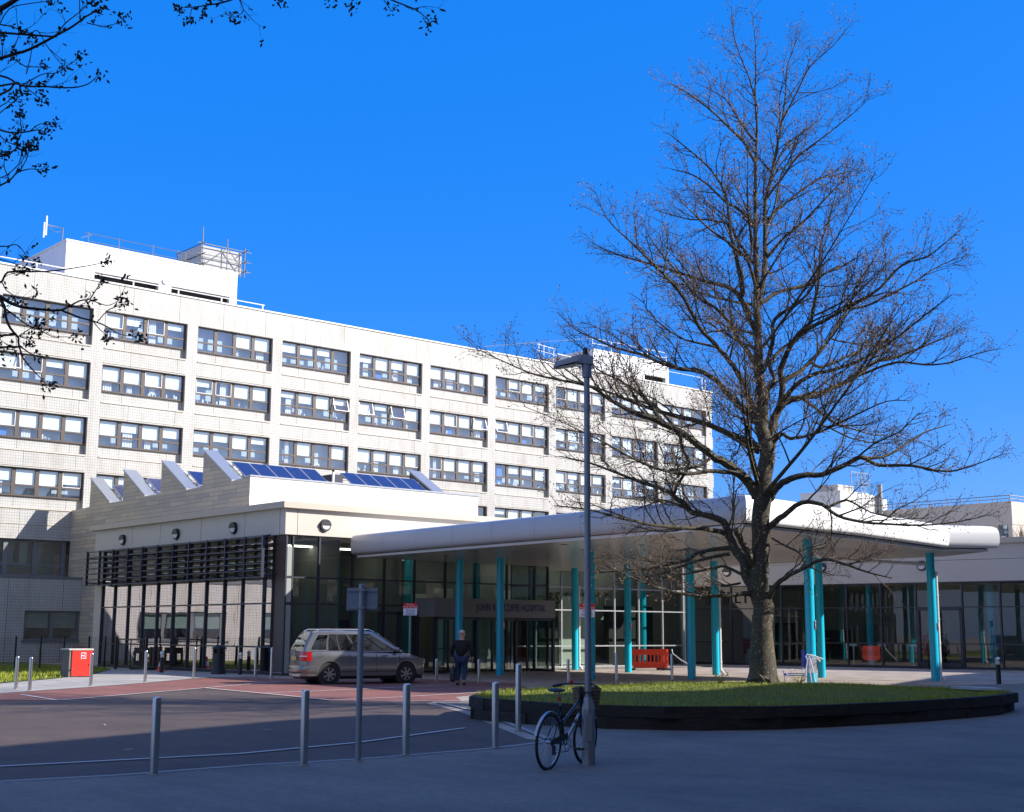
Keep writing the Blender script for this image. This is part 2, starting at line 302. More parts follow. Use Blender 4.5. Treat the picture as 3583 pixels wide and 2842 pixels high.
TREE_LIMBS=[[(-0.0,0.58,0.3854),(-0.01,0.85,0.3104),(-0.01,1.13,0.2783),(-0.02,1.8,0.2462),(-0.0,2.7,0.2462),(-0.01,3.5,0.2248),(0.05,4.41,0.2141),(0.09,5.22,0.2141),(0.21,6.04,0.1927),(0.15,6.74,0.1606),(0.14,7.33,0.1392),(0.09,8.04,0.1177),(0.09,8.64,0.1017),(0.08,9.61,0.0856),(0.09,10.34,0.0749),(0.09,11.56,0.0589),(0.13,12.81,0.0482),(0.16,13.68,0.0385),(0.21,14.44,0.0321),(0.18,15.34,0.0235),(0.23,16.37,0.0161),(0.2,17.14,0.0096),(0.16,17.56,0.0043)],[(0.08,9.67,0.0691),(0.22,10.21,0.0691),(0.33,10.83,0.0691),(0.39,11.81,0.0576),(0.43,12.56,0.0483),(0.64,13.43,0.0403),(0.78,14.07,0.0345),(0.96,14.83,0.0288),(1.1,15.6,0.023),(1.16,16.37,0.0161),(1.45,17.15,0.0081),(1.52,17.35,0.0046)],[(-0.14,2.76,0.1381),(-0.29,3.02,0.1324),(-0.37,3.44,0.1209),(-0.59,3.81,0.1093),(-0.71,4.16,0.0978),(-0.83,4.44,0.0863),(-1.13,4.58,0.0748),(-1.55,4.68,0.0691),(-1.76,4.91,0.0633),(-1.97,5.05,0.0576),(-2.21,5.25,0.0518),(-2.73,5.42,0.0414),(-3.31,5.65,0.0322),(-4.12,5.96,0.023),(-4.81,6.13,0.0138)],[(-0.71,4.12,0.0691),(-1.14,4.22,0.0576),(-2.01,4.23,0.046),(-2.63,4.26,0.0368),(-3.43,4.36,0.0299),(-4.24,4.51,0.0207),(-5.04,4.56,0.0115)],[(-0.83,4.44,0.0576),(-1.37,4.66,0.046),(-1.64,4.81,0.0403),(-1.99,4.98,0.0345),(-2.27,5.03,0.023),(-2.85,4.84,0.0138)],[(-0.13,3.27,0.0921),(-0.32,3.67,0.0921),(-0.51,3.95,0.0806),(-0.68,4.2,0.0691)],[(-0.46,3.61,0.0691),(-0.65,3.81,0.0633),(-1.38,3.72,0.046),(-1.61,3.55,0.0391),(-1.95,3.47,0.0345),(-2.53,3.35,0.0276),(-3.1,3.31,0.0184),(-3.9,3.25,0.0092)],[(-0.12,2.68,0.0691),(-0.41,2.7,0.0576),(-0.83,2.65,0.0518),(-1.4,2.62,0.046),(-1.85,2.65,0.0345),(-2.49,2.77,0.0253),(-3.1,2.97,0.0184),(-3.9,3.31,0.0092)],[(-0.38,3.13,0.0403),(-0.81,3.35,0.0345),(-1.15,3.3,0.0299),(-1.73,3.19,0.023),(-2.3,3.1,0.0138)],[(-0.48,2.95,0.0288),(-0.93,2.89,0.023),(-1.39,3.0,0.0161)],[(-0.69,3.66,0.046),(-1.15,3.58,0.0391),(-1.72,3.42,0.0322),(-2.3,3.2,0.023),(-2.99,3.09,0.0138)],[(-0.01,4.99,0.1496),(-0.23,5.36,0.1266),(-0.57,5.66,0.1151),(-0.87,5.86,0.1036),(-1.15,5.98,0.0955),(-1.56,6.3,0.0875),(-1.96,6.55,0.0829),(-2.57,6.81,0.0714),(-3.2,7.02,0.0576),(-3.67,7.28,0.046),(-4.1,7.55,0.0368),(-4.81,7.66,0.0276),(-5.51,7.8,0.0207),(-6.21,8.08,0.0138),(-6.92,8.37,0.0069)],[(0.07,6.21,0.1036),(-0.28,6.44,0.0863),(-0.67,6.61,0.0748),(-1.32,6.88,0.0622),(-1.99,7.08,0.0552),(-2.5,7.26,0.0483),(-3.06,7.47,0.0368),(-3.52,7.67,0.0299),(-4.11,7.91,0.023),(-4.69,8.14,0.015),(-5.28,8.62,0.0069)],[(-0.24,5.39,0.0806),(-0.51,5.53,0.0691),(-0.76,5.57,0.0576),(-1.34,5.55,0.0483),(-1.92,5.44,0.0391),(-2.5,5.49,0.0322),(-3.19,5.67,0.0242),(-4.0,6.02,0.0184),(-4.93,6.37,0.0115),(-5.74,6.6,0.0069)],[(-1.96,6.53,0.046),(-1.85,6.14,0.0414),(-1.68,5.85,0.0391),(-1.8,5.56,0.0368),(-1.98,5.21,0.0345),(-1.93,5.0,0.0299)],[(-1.15,5.98,0.046),(-1.57,5.68,0.0391),(-2.27,5.56,0.0345)],[(0.04,6.86,0.1151),(-0.2,7.15,0.0978),(-0.34,7.33,0.0921),(-0.61,7.68,0.0806),(-0.87,8.04,0.0691),(-1.3,8.34,0.0576),(-1.77,8.45,0.0483),(-2.27,8.69,0.0414),(-2.69,8.91,0.0357),(-3.29,9.14,0.0299),(-3.77,9.44,0.0242),(-4.32,9.77,0.0173),(-4.8,10.31,0.0092)],[(-0.03,7.07,0.0806),(-0.25,7.63,0.0691),(-0.53,8.1,0.0599),(-0.82,8.4,0.0576),(-1.09,8.64,0.0529),(-1.49,9.04,0.0483),(-1.91,9.69,0.0414),(-2.25,10.02,0.0357),(-2.79,10.47,0.0276),(-3.26,10.87,0.0207),(-3.79,11.3,0.0138),(-4.09,11.85,0.0069)],[(-1.96,6.53,0.0403),(-2.36,7.08,0.0345),(-2.71,7.44,0.0299),(-3.29,7.91,0.023),(-3.87,8.27,0.0184),(-4.22,8.86,0.0138),(-4.57,9.22,0.0069)],[(0.09,8.16,0.0691),(-0.17,8.58,0.0576),(-0.45,8.88,0.0518),(-0.68,9.24,0.046),(-1.03,9.6,0.0391),(-1.5,9.84,0.0322),(-1.96,10.33,0.0253),(-2.43,10.81,0.0161),(-2.78,11.3,0.0081)],[(0.09,9.12,0.0806),(-0.09,9.46,0.0691),(-0.24,9.97,0.0691),(-0.48,10.33,0.0552),(-1.01,10.55,0.046),(-1.6,10.76,0.0368),(-2.19,11.0,0.0288),(-2.9,11.28,0.023),(-3.49,11.55,0.0161),(-4.03,11.85,0.0081)],[(-0.24,10.09,0.0691),(-0.27,10.52,0.0576),(-0.47,11.3,0.046),(-0.56,11.81,0.0391),(-0.68,12.61,0.0322),(-1.08,13.18,0.0242),(-1.67,13.68,0.0173),(-2.14,14.05,0.0092)],[(0.1,11.81,0.0518),(0.02,11.96,0.046),(-0.25,12.3,0.0368),(-0.61,12.55,0.0322),(-1.02,12.99,0.0253),(-1.43,13.3,0.0184),(-1.91,13.49,0.0115)],[(0.16,13.5,0.0403),(-0.22,13.93,0.0345),(-0.57,14.19,0.0288),(-1.05,14.46,0.023),(-1.65,14.69,0.0161),(-2.13,14.88,0.0081)],[(0.17,14.06,0.0345),(-0.02,14.51,0.0299),(-0.25,15.21,0.0242),(-0.42,15.59,0.0184),(-0.75,15.97,0.0127),(-1.13,16.36,0.0069)],[(0.2,15.02,0.0253),(0.01,15.59,0.0196),(-0.29,16.1,0.015),(-0.52,16.62,0.0104),(-0.57,17.14,0.0046)],[(0.08,10.82,0.046),(-0.27,11.56,0.0368),(-0.44,12.06,0.0299),(-0.97,12.3,0.023),(-1.45,12.42,0.0173),(-2.28,12.79,0.0081)],[(0.1,10.09,0.0518),(-0.17,10.82,0.0403),(-0.64,11.19,0.0322),(-1.23,11.56,0.0253),(-1.7,11.93,0.0161),(-2.17,12.3,0.0081)],[(0.27,6.04,0.1381),(0.37,6.39,0.1209),(0.43,6.68,0.1128),(0.57,7.12,0.1059),(0.79,7.43,0.0921),(1.15,7.58,0.0806),(1.7,7.74,0.0714),(2.34,8.02,0.0645),(2.91,8.32,0.0576),(3.42,8.72,0.0483),(4.02,8.92,0.0391),(4.62,9.14,0.0311),(5.16,9.39,0.023),(5.7,9.63,0.015),(6.25,9.91,0.0069)],[(0.61,7.16,0.0921),(0.71,7.57,0.0806),(0.7,7.92,0.076),(0.67,8.19,0.0714),(0.83,8.67,0.0645),(1.08,9.07,0.0576),(1.35,9.33,0.0518),(1.43,9.85,0.0414),(1.5,10.34,0.0357),(1.52,10.83,0.0288),(1.55,11.2,0.0253),(1.7,11.74,0.0196),(1.83,12.29,0.0127),(1.92,12.81,0.0069)],[(0.7,7.96,0.0645),(1.17,8.2,0.0552),(1.48,8.5,0.0483),(1.88,8.91,0.0449),(2.15,9.35,0.0414),(2.53,9.88,0.0368),(2.84,10.47,0.0299),(3.16,11.02,0.023),(3.54,11.58,0.0161),(3.93,12.32,0.0081)],[(0.98,8.95,0.0576),(1.32,9.18,0.0483),(1.86,9.46,0.0426),(2.4,9.74,0.0391),(3.01,10.13,0.0322),(3.52,10.66,0.0253),(4.11,10.84,0.0184),(4.6,11.21,0.0115),(5.03,11.59,0.0058)],[(2.28,9.62,0.0368),(2.76,9.74,0.0311),(3.36,10.05,0.0265),(3.97,10.38,0.0207),(4.46,10.72,0.0161),(4.94,10.97,0.0115),(5.49,11.16,0.0058)],[(0.55,7.1,0.0691),(0.85,7.65,0.0599),(1.27,7.97,0.0518),(1.87,8.08,0.0414),(2.47,8.29,0.0345),(3.07,8.66,0.0276),(3.68,9.14,0.0184),(4.16,9.5,0.0092)],[(1.48,8.5,0.046),(1.77,8.39,0.0403),(2.36,8.65,0.0345),(2.96,8.99,0.0276),(3.56,9.26,0.0196),(4.17,9.62,0.0092)],[(3.0,8.34,0.0345),(3.76,8.57,0.0299),(4.43,8.45,0.0242),(4.94,8.46,0.0184),(5.53,8.61,0.0127),(6.01,8.69,0.0069)],[(1.33,7.57,0.0403),(1.73,7.34,0.0345),(2.22,7.07,0.0288),(2.76,6.93,0.0219),(3.34,6.81,0.0138),(3.93,6.88,0.0069)],[(0.32,6.27,0.0576),(0.59,6.57,0.0518),(0.78,6.44,0.0437),(1.26,6.51,0.0345),(1.73,6.69,0.0288),(2.3,6.96,0.0219),(2.89,7.2,0.0138),(3.36,7.17,0.0069)],[(1.27,6.8,0.0253),(1.71,6.69,0.023),(2.28,6.46,0.0196),(2.97,6.38,0.0138),(3.56,6.43,0.0069)],[(0.21,4.93,0.1151),(0.44,5.25,0.0863),(0.62,5.4,0.0806),(1.0,5.53,0.0714),(1.46,5.54,0.0645),(2.04,5.78,0.0576),(2.31,5.91,0.0529),(2.64,5.74,0.046),(2.95,5.7,0.0391),(3.41,5.67,0.0345),(3.9,5.55,0.0276),(4.29,5.52,0.023),(4.68,5.62,0.015),(5.39,5.88,0.0069)],[(2.31,5.91,0.0414),(2.84,5.92,0.0345),(3.33,6.16,0.0299),(3.67,6.4,0.023),(4.15,6.64,0.0161),(4.74,6.82,0.0069)],[(0.15,4.16,0.0921),(0.29,4.36,0.0806),(0.6,4.58,0.0691),(1.01,4.86,0.0599),(1.46,4.82,0.0483),(1.78,4.55,0.0414),(2.38,4.39,0.0345),(3.01,4.33,0.0276),(3.7,4.29,0.0219),(4.5,4.37,0.015),(5.32,4.55,0.0069)],[(1.58,4.74,0.0345),(1.99,4.92,0.0299),(2.22,4.88,0.0253),(2.67,4.65,0.0184),(3.36,4.48,0.0104)],[(0.08,2.42,0.0806),(0.23,2.76,0.0691),(0.35,2.95,0.0622),(0.57,3.12,0.0529),(0.83,3.25,0.046),(1.28,3.47,0.0391),(1.65,3.37,0.0334),(2.1,3.16,0.023),(2.61,3.0,0.0115)],[(1.28,3.47,0.0276),(1.71,3.54,0.023),(2.29,3.51,0.0173),(2.98,3.68,0.0092)],[(0.3,4.04,0.0322),(0.58,3.84,0.0265),(0.88,3.64,0.023),(1.02,3.33,0.0173),(1.58,3.11,0.0092)],[(0.16,7.09,0.0806),(0.35,7.71,0.0645),(0.56,7.99,0.0576),(0.51,8.38,0.0529),(0.66,8.7,0.0483),(0.96,8.98,0.0391),(1.32,9.25,0.0299)],[(0.11,8.04,0.0691),(0.31,8.46,0.0599),(0.39,8.88,0.0529),(0.38,9.24,0.046),(0.53,9.43,0.046),(0.92,9.67,0.0345),(1.23,9.98,0.0276),(1.42,10.4,0.0184)],[(0.16,9.85,0.0576),(0.64,10.19,0.0483),(1.03,10.36,0.0426),(1.42,10.49,0.0368),(1.85,10.77,0.0299),(2.45,11.08,0.0207),(2.94,11.39,0.0104)],[(0.34,11.01,0.046),(0.8,11.54,0.0357),(1.29,11.94,0.0299),(1.66,12.31,0.023),(2.16,12.81,0.015),(2.53,13.25,0.0069)],[(0.41,12.06,0.0403),(0.77,12.43,0.0345),(1.2,12.81,0.0288),(1.81,13.29,0.0219),(2.36,13.51,0.015),(2.81,13.7,0.0069)],[(0.45,12.68,0.0345),(0.79,13.12,0.0299),(1.22,13.69,0.0253),(1.72,14.07,0.0184),(2.34,14.55,0.0138),(2.71,14.84,0.0092),(3.05,15.16,0.0046)],[(0.66,13.43,0.0299),(1.06,14.19,0.023),(1.62,14.64,0.0161),(1.99,14.96,0.0115),(2.35,15.47,0.0058)],[(0.96,14.83,0.023),(1.28,15.47,0.0184),(1.54,15.98,0.0138),(2.04,16.37,0.0092),(2.35,16.7,0.0046)]]
NEAR_LIMBS=[[(-3.27,5.599,0.019),(-3.155,5.669,0.0152),(-3.07,5.744,0.0114)],[(-3.308,5.271,0.0114),(-3.219,5.284,0.0106),(-3.143,5.297,0.0099),(-3.026,5.336,0.0091),(-2.874,5.432,0.0083),(-2.76,5.483,0.0068),(-2.668,5.538,0.0057),(-2.596,5.592,0.0034)],[(-2.665,5.496,0.0038),(-2.562,5.458,0.003),(-2.484,5.459,0.0023),(-2.42,5.491,0.0015)],[(-2.874,5.432,0.0046),(-2.816,5.521,0.0038),(-2.747,5.617,0.003),(-2.701,5.7,0.0023)],[(-2.712,5.521,0.0038),(-2.708,5.617,0.003),(-2.707,5.713,0.0023)],[(-3.265,5.519,0.0046),(-3.162,5.503,0.0042),(-3.052,5.463,0.0038),(-2.992,5.469,0.0034),(-2.933,5.377,0.003),(-2.878,5.305,0.0027),(-2.814,5.23,0.0019)],[(-3.272,5.187,0.0076),(-3.182,5.178,0.0068),(-3.09,5.128,0.0061),(-2.942,5.128,0.0057),(-2.803,5.145,0.0046),(-2.711,5.189,0.0038),(-2.651,5.237,0.0019)],[(-3.233,5.046,0.0076),(-3.147,5.087,0.0068),(-3.104,5.109,0.0061),(-3.028,5.087,0.0046),(-2.933,5.088,0.0023)],[(-3.09,5.128,0.0046),(-3.019,5.172,0.0038),(-2.946,5.204,0.003),(-2.888,5.22,0.003),(-2.802,5.283,0.0027),(-2.73,5.325,0.0015)],[(-3.248,5.487,0.0038),(-3.181,5.615,0.0034),(-3.065,5.663,0.003),(-2.947,5.696,0.0023)],[(-3.203,5.266,0.0034),(-3.194,5.36,0.003),(-3.214,5.424,0.0023)],[(-3.146,5.304,0.0034),(-3.107,5.392,0.003),(-3.096,5.456,0.0023)],[(-3.065,5.203,0.0034),(-3.057,5.361,0.003),(-3.056,5.44,0.0023)],[(-3.16,5.297,0.0038),(-3.052,5.229,0.0034),(-3.006,5.216,0.003),(-2.917,5.21,0.0023)],[(-3.075,5.125,0.0038),(-3.013,5.078,0.003),(-2.95,5.022,0.0019)],[(-3.219,4.834,0.0068),(-3.128,4.797,0.0057),(-3.039,4.792,0.0049),(-2.943,4.811,0.0038),(-2.897,4.786,0.0019)],[(-3.218,4.822,0.0046),(-3.154,4.748,0.0038),(-3.063,4.711,0.003),(-2.997,4.699,0.0015)],[(-3.039,4.792,0.0034),(-3.049,4.854,0.0027),(-3.058,4.906,0.0015)],[(-2.992,4.804,0.0034),(-2.939,4.854,0.003),(-2.871,4.845,0.0015)],[(-3.206,4.643,0.0053),(-3.148,4.658,0.0046),(-3.078,4.72,0.0038),(-3.103,4.788,0.0023)],[(-3.178,4.444,0.0061),(-3.107,4.49,0.0053),(-3.052,4.536,0.0046),(-2.989,4.564,0.0034),(-2.936,4.57,0.0015)],[(-3.182,4.505,0.0038),(-3.132,4.514,0.0034),(-3.062,4.597,0.003),(-3.063,4.705,0.0023)],[(-3.038,4.551,0.0034),(-2.998,4.613,0.003),(-2.988,4.69,0.0027),(-2.969,4.721,0.0015)],[(-3.107,4.49,0.0034),(-3.149,4.582,0.003),(-3.164,4.674,0.0019)],[(-3.228,4.968,0.0038),(-3.17,4.999,0.0034),(-3.137,5.031,0.0023)],[(-3.224,4.921,0.0038),(-3.141,4.999,0.0034),(-3.07,5.047,0.0019)],[(-3.162,3.781,0.0129),(-3.08,3.728,0.0114),(-2.991,3.69,0.0099),(-2.898,3.681,0.0083),(-2.777,3.679,0.0076),(-2.718,3.697,0.0061),(-2.639,3.736,0.0049),(-2.591,3.754,0.0042),(-2.57,3.799,0.0034),(-2.525,3.864,0.0019)],[(-2.751,3.679,0.0065),(-2.663,3.644,0.0057),(-2.56,3.615,0.0049),(-2.487,3.592,0.0038),(-2.413,3.548,0.0027),(-2.296,3.525,0.0015)],[(-2.537,3.615,0.0034),(-2.471,3.68,0.003),(-2.421,3.71,0.0027),(-2.379,3.74,0.0015)],[(-2.591,3.754,0.0034),(-2.523,3.722,0.003),(-2.464,3.71,0.0023),(-2.388,3.74,0.0011)],[(-2.56,3.615,0.003),(-2.514,3.562,0.0027),(-2.469,3.527,0.0011)],[(-2.718,3.697,0.0034),(-2.652,3.709,0.003),(-2.589,3.727,0.0015)],[(-3.147,3.781,0.0114),(-3.084,3.692,0.0099),(-3.056,3.619,0.0083),(-3.022,3.545,0.0072),(-2.979,3.495,0.0065),(-2.964,3.448,0.0061),(-2.918,3.355,0.0049),(-2.856,3.282,0.0038),(-2.771,3.195,0.0019)],[(-3.151,3.832,0.0076),(-3.109,3.85,0.0068),(-3.077,3.904,0.0061),(-2.954,3.922,0.0053),(-2.853,3.932,0.0046),(-2.701,3.953,0.0038),(-2.581,3.981,0.003),(-2.521,4.014,0.0015)],[(-3.167,4.068,0.0046),(-3.079,4.059,0.0038),(-3.022,4.069,0.003),(-2.975,4.021,0.0023),(-2.952,3.988,0.0015)],[(-3.162,3.99,0.0038),(-3.088,3.975,0.003),(-3.029,3.955,0.0023),(-3.007,3.937,0.0011)],[(-3.113,3.701,0.0053),(-3.038,3.648,0.0046),(-2.962,3.59,0.0038),(-2.858,3.546,0.003),(-2.799,3.517,0.0027),(-2.733,3.526,0.0023),(-2.676,3.526,0.0011)],[(-2.979,3.495,0.0038),(-2.901,3.546,0.003),(-2.859,3.555,0.0015)],[(-2.967,3.495,0.0034),(-2.932,3.487,0.0027),(-2.896,3.466,0.0011)],[(-2.964,3.442,0.0046),(-2.892,3.39,0.0038),(-2.833,3.37,0.0027)],[(-2.967,3.399,0.0038),(-3.007,3.407,0.003),(-3.048,3.369,0.0015)],[(-3.0,3.516,0.0046),(-3.07,3.486,0.0038),(-3.112,3.465,0.003)],[(-3.114,3.85,0.0038),(-3.085,3.796,0.003),(-3.054,3.773,0.0027),(-3.029,3.731,0.0015)],[(-1.628,5.766,0.0083),(-1.747,5.711,0.0068),(-1.835,5.676,0.0057),(-1.939,5.64,0.0046),(-2.013,5.633,0.0034),(-2.11,5.639,0.0015)],[(-1.835,5.676,0.0034),(-1.927,5.71,0.003)],[(-1.747,5.711,0.0038),(-1.707,5.622,0.003),(-1.747,5.558,0.0015)],[(-1.939,5.64,0.0038),(-1.952,5.589,0.0023)],[(-2.029,5.636,0.0034),(-2.04,5.556,0.0019)],[(-1.389,5.784,0.0046),(-1.446,5.713,0.0034),(-1.469,5.671,0.0015)],[(-0.968,5.818,0.0076),(-0.846,5.728,0.0061),(-0.695,5.665,0.0049),(-0.604,5.611,0.0038),(-0.525,5.538,0.0015)],[(-1.043,5.785,0.0038),(-1.026,5.705,0.003),(-1.018,5.644,0.0015)],[(-0.846,5.728,0.0038),(-0.778,5.632,0.0019)],[(-1.178,5.785,0.0034),(-1.163,5.675,0.0015)]]
# ================================================================ GROUND
def sheet(name,poly,z,mat,kind='structure'):
    o=MB().poly([(x,y,z) for x,y in poly]).build(name,mat); o['kind']=kind; return o
MB().poly([(-900,-900,0),(1500,-900,0),(1500,1500,0),(-900,1500,0)]).build('ground','ground')['kind']='structure'
# dark roadway between the footway and the buildings
road=[(-40,16.6),(0,16.4),(6.3,16.2),(7.7,16.0),(9.5,16.1),(11.2,15.9),(12.5,16.0),(13.8,16.1),(15.4,16.6),(15.5,17.2),(19.5,23.8),(21.3,27.4),(24,29.6),(29,32.0),(32,36),(32,41.5),(29.0,42.8),(27.6,46.4),(26.5,47.4),(25.3,46.6),(21.7,43.5),(18.8,41.3),(15.9,39.3),(12,36.5),(0,30),(-40,12+16.8)]
sheet('road',road,.004,'road')
sheet('red_paving',[(12,35.4),(14.5,33.9),(21.2,38.6),(20.5,32.8),(20.0,29.6),(20.6,28.9),(22.5,27.4),(24,29.6),(29,32.0),(32,36),(32,41.5),(29.0,42.8),(27.6,46.4),(26.5,47.4),(25.3,46.6),(21.7,43.5),(18.8,41.3),(15.9,39.3),(12,36.5)],.008,'redbrick')
path=[(-60,-60),(60,-60),(60,24.2),(46,25.4),(38,26.5),(31.8,25.6),(27,26.5),(24,28.4),(22.2,27.3),(21.4,27.2),(19.9,23.8),(15.9,17.2),(15.4,16.5),(13.8,16.0),(12.5,15.9),(11.2,15.8),(9.5,16.0),(7.7,15.9),(6.3,16.1),(0,16.3),(-60,16.5)]
sheet('footway',path,.012,'path')
def strip(name,pts,w,z,mat):
    mb=MB()
    for a,b in zip(pts,pts[1:]):
        a=Vector((*a,z)); b=Vector((*b,z)); d=(b-a).normalized(); n=Vector((-d.y,d.x,0))*w/2; a=a-d*w*.3; b=b+d*w*.3; mb.quad(a-n,b-n,b+n,a+n); z+=.0006
    o=mb.build(name,mat); o['kind']='structure'; return o
strip('footway_kerb',[(-60,16.55),(0,16.35),(6.3,16.15),(7.7,15.95),(9.5,16.05),(11.2,15.85),(12.5,15.95),(13.8,16.05),(15.4,16.5),(15.9,17.2),(19.8,23.6),(21.6,27.3)],.13,.016,'kerb')
strip('road_edge_line',[(0,18.0),(7.0,17.9),(10.3,17.6),(12.8,18.2),(16.2,19.7)],.09,.020,'line')
strip('bay_line',[(15.0,37.4),(14.5,33.8),(21.2,38.5),(26.1,42.0)],.11,.020,'line')
strip('bay_line',[(21.2,38.5),(20.5,32.8),(20.0,29.7),(22.6,30.1),(26.2,31.0)],.11,.024,'line')
strip('bay_line',[(20.9,34.3),(23.6,34.8),(29.5,36.2)],.11,.020,'line')
strip('bay_line',[(20.2,28.9),(22.6,27.6)],.11,.020,'line')
for i,(x,y,a) in enumerate(((9.3,19.2,.4),(13.2,21.5,1.9),(12.6,30.2,.2),(16.4,27.4,2.4),(19.5,36.9,.9),(20.8,40.2,.1),(11.4,24.4,1.2))): strip('paint_fleck',[(x,y),(x+.17*math.cos(a),y+.17*math.sin(a))],.035,.021,'line')
pv=[(12,36.5),(15.9,39.3),(18.8,41.3),(21.7,43.5),(25.3,46.6),(26.5,47.4),(29.7,47.6),(29.7,66),(24.5,54),(20.7,48.9),(17.6,45.8),(12,41.5)]
sheet('pavement',pv,.010,'pave')
strip('pavement_kerb',[(0,30.0),(12,36.5),(15.9,39.3),(18.8,41.3),(21.7,43.5),(25.3,46.6),(26.5,47.4)],.13,.018,'kerb')
sheet('pavement_side',[(-40,28.8),(0,30),(12,36.5),(12,41.5),(0,36),(-40,35)],.010,'pave')
# grass patch beside the cafe
g=MB(); gp=[(-40,35),(0,36),(12,41.5),(17.6,45.7),(20.7,48.9),(24.5,53.6),(28.2,60),(29.5,66),(29.5,75),(-40,75)]
g.poly([(x,y,.03) for x,y in gp]); o=g.build('lawn','lawn'); o['kind']='structure'
def blades(name,pts,n,hmin,hmax,w,seed,label=None):
    rnd=random.Random(seed); mb=MB()
    for i in range(n):
        x,y,z=pts(rnd); a=rnd.random()*6.283; h=rnd.uniform(hmin,hmax); l=rnd.uniform(.2,.7)*h; dx,dy=math.cos(a),math.sin(a); px,py=-dy*w,dx*w
        mb.v+=[Vector((x-px,y-py,z)),Vector((x+px,y+py,z)),Vector((x+dx*l,y+dy*l,z+h))]; k=len(mb.v); mb.f.append((k-3,k-2,k-1))
    o=mb.build(name,'blade'); tag(o,label,'grass',kind='stuff'); return o
def inpoly(x,y,poly):
    c=False; j=len(poly)-1
    for i in range(len(poly)):
        xi,yi=poly[i]; xj,yj=poly[j]
        if (yi>y)!=(yj>y) and x<(xj-xi)*(y-yi)/(yj-yi)+xi: c=not c
        j=i
    return c
def pin(poly,zf):
    x0=min(p[0] for p in poly); x1=max(p[0] for p in poly); y0=min(p[1] for p in poly); y1=max(p[1] for p in poly)
    def f(r):
        while 1:
            x=r.uniform(x0,x1); y=r.uniform(y0,y1)
            if inpoly(x,y,poly): return x,y,zf(x,y)
    return f
blades('grass',pin([(8,39.5),(12,41.5),(17.6,45.7),(20.7,48.9),(24.5,53.6),(28.2,60),(29.3,66),(24,66),(8,52)],lambda x,y:.03),16000,.05,.16,.012,3,'rough grass blades beside the low tiled wall and mesh fence')
# ================================================================ RAISED BED
bed=[(18.35,22.2),(17.9,20.4),(18.0,18.6),(18.6,17.2),(19.8,16.2),(21.6,15.75),(24.0,15.55),(26.5,15.6),(28.6,15.85),(30.0,16.3),(30.9,17.5),(31.0,19.2),(30.3,21.2),(28.7,22.9),(26.6,24.1),(24.2,24.7),(21.8,24.4),(19.7,23.5)]
def smooth(poly,n=2):
    for _ in range(n):
        q=[]
        for i in range(len(poly)):
            a=poly[i]; b=poly[(i+1)%len(poly)]; q.append((a[0]*.75+b[0]*.25,a[1]*.75+b[1]*.25)); q.append((a[0]*.25+b[0]*.75,a[1]*.25+b[1]*.75))
        poly=q
    return poly
bs=smooth(bed,1); bc=Vector((24.5,20,0))
rw=thing('retaining_wall','low curved wall of dark timber sleepers around the raised grass bed','retaining wall',(24.5,20,0))
per=[Vector((x,y,0)) for x,y in bs]; L=[0]
for i in range(len(per)): L.append(L[-1]+(per[(i+1)%len(per)]-per[i]).length)
def at(s):
    s%=L[-1]
    for i in range(len(per)):
        if s<=L[i+1]: t=(s-L[i])/(L[i+1]-L[i]); return per[i].lerp(per[(i+1)%len(per)],t)
MB().prism([(30.1,16.7),(30.8,17.3),(30.95,18.2),(30.5,18.3),(30.2,17.4)],.44,.50).build('lit_sleeper_top','stone',rw)  # pale slab whose colour stands in for sunlight on the sleeper top
rnd=random.Random(4)
for c in range(2):
    s=rnd.random()*1.5; mb=MB(); e=s+L[-1]; 
    while s<e-.3:
        ln=min(rnd.uniform(1.5,2.4),e-s); a=at(s); b=at(s+ln); d=(b-a).normalized(); n=Vector((-d.y,d.x,0)); off=n*rnd.uniform(-.035,.035)*1
        h=.22; z=.0+h*c+(h/2); hz=h/2-.003+rnd.uniform(-.004,.002)
        mb.obox((a+b)/2+off+Vector((0,0,z)),d,n,(0,0,1),(b-a).length/2+.03,.10,hz+rnd.uniform(-.002,.002)); s+=ln
    mb.build('sleeper_course','sleeper',rw)
def lawnz(x,y):
    r=math.hypot((x-24.6)/6.4,(y-20.1)/4.5); return .40+.20*max(0,1-r*r)+.015*math.sin(x*2.1)*math.cos(y*1.7)
inn=[((x-24.5)*.985+24.5,(y-20)*.985+20) for x,y in bs]
mb=MB(); N=14; rs=[]
for k in range(N+1):
    t=max(.001,k/N); rs.append([(24.5+(x-24.5)*t,20+(y-20)*t,lawnz(24.5+(x-24.5)*t,20+(y-20)*t)) for x,y in inn])
mb.rings(rs,False); o=mb.build('lawn','lawn',smooth=True); o['kind']='structure'
blades('grass',pin(inn,lambda x,y:lawnz(x,y)-.01),48000,.02,.07,.005,11,'short grass blades on the raised bed around the big tree')
def rim(r):
    s=r.random()*L[-1]; p=at(s); q=bc.lerp(p,r.uniform(.93,.99)); return q.x,q.y,lawnz(q.x,q.y)-.01
blades('grass',rim,9000,.05,.14,.006,12,'taller unmown grass tufts along the rim of the raised bed')
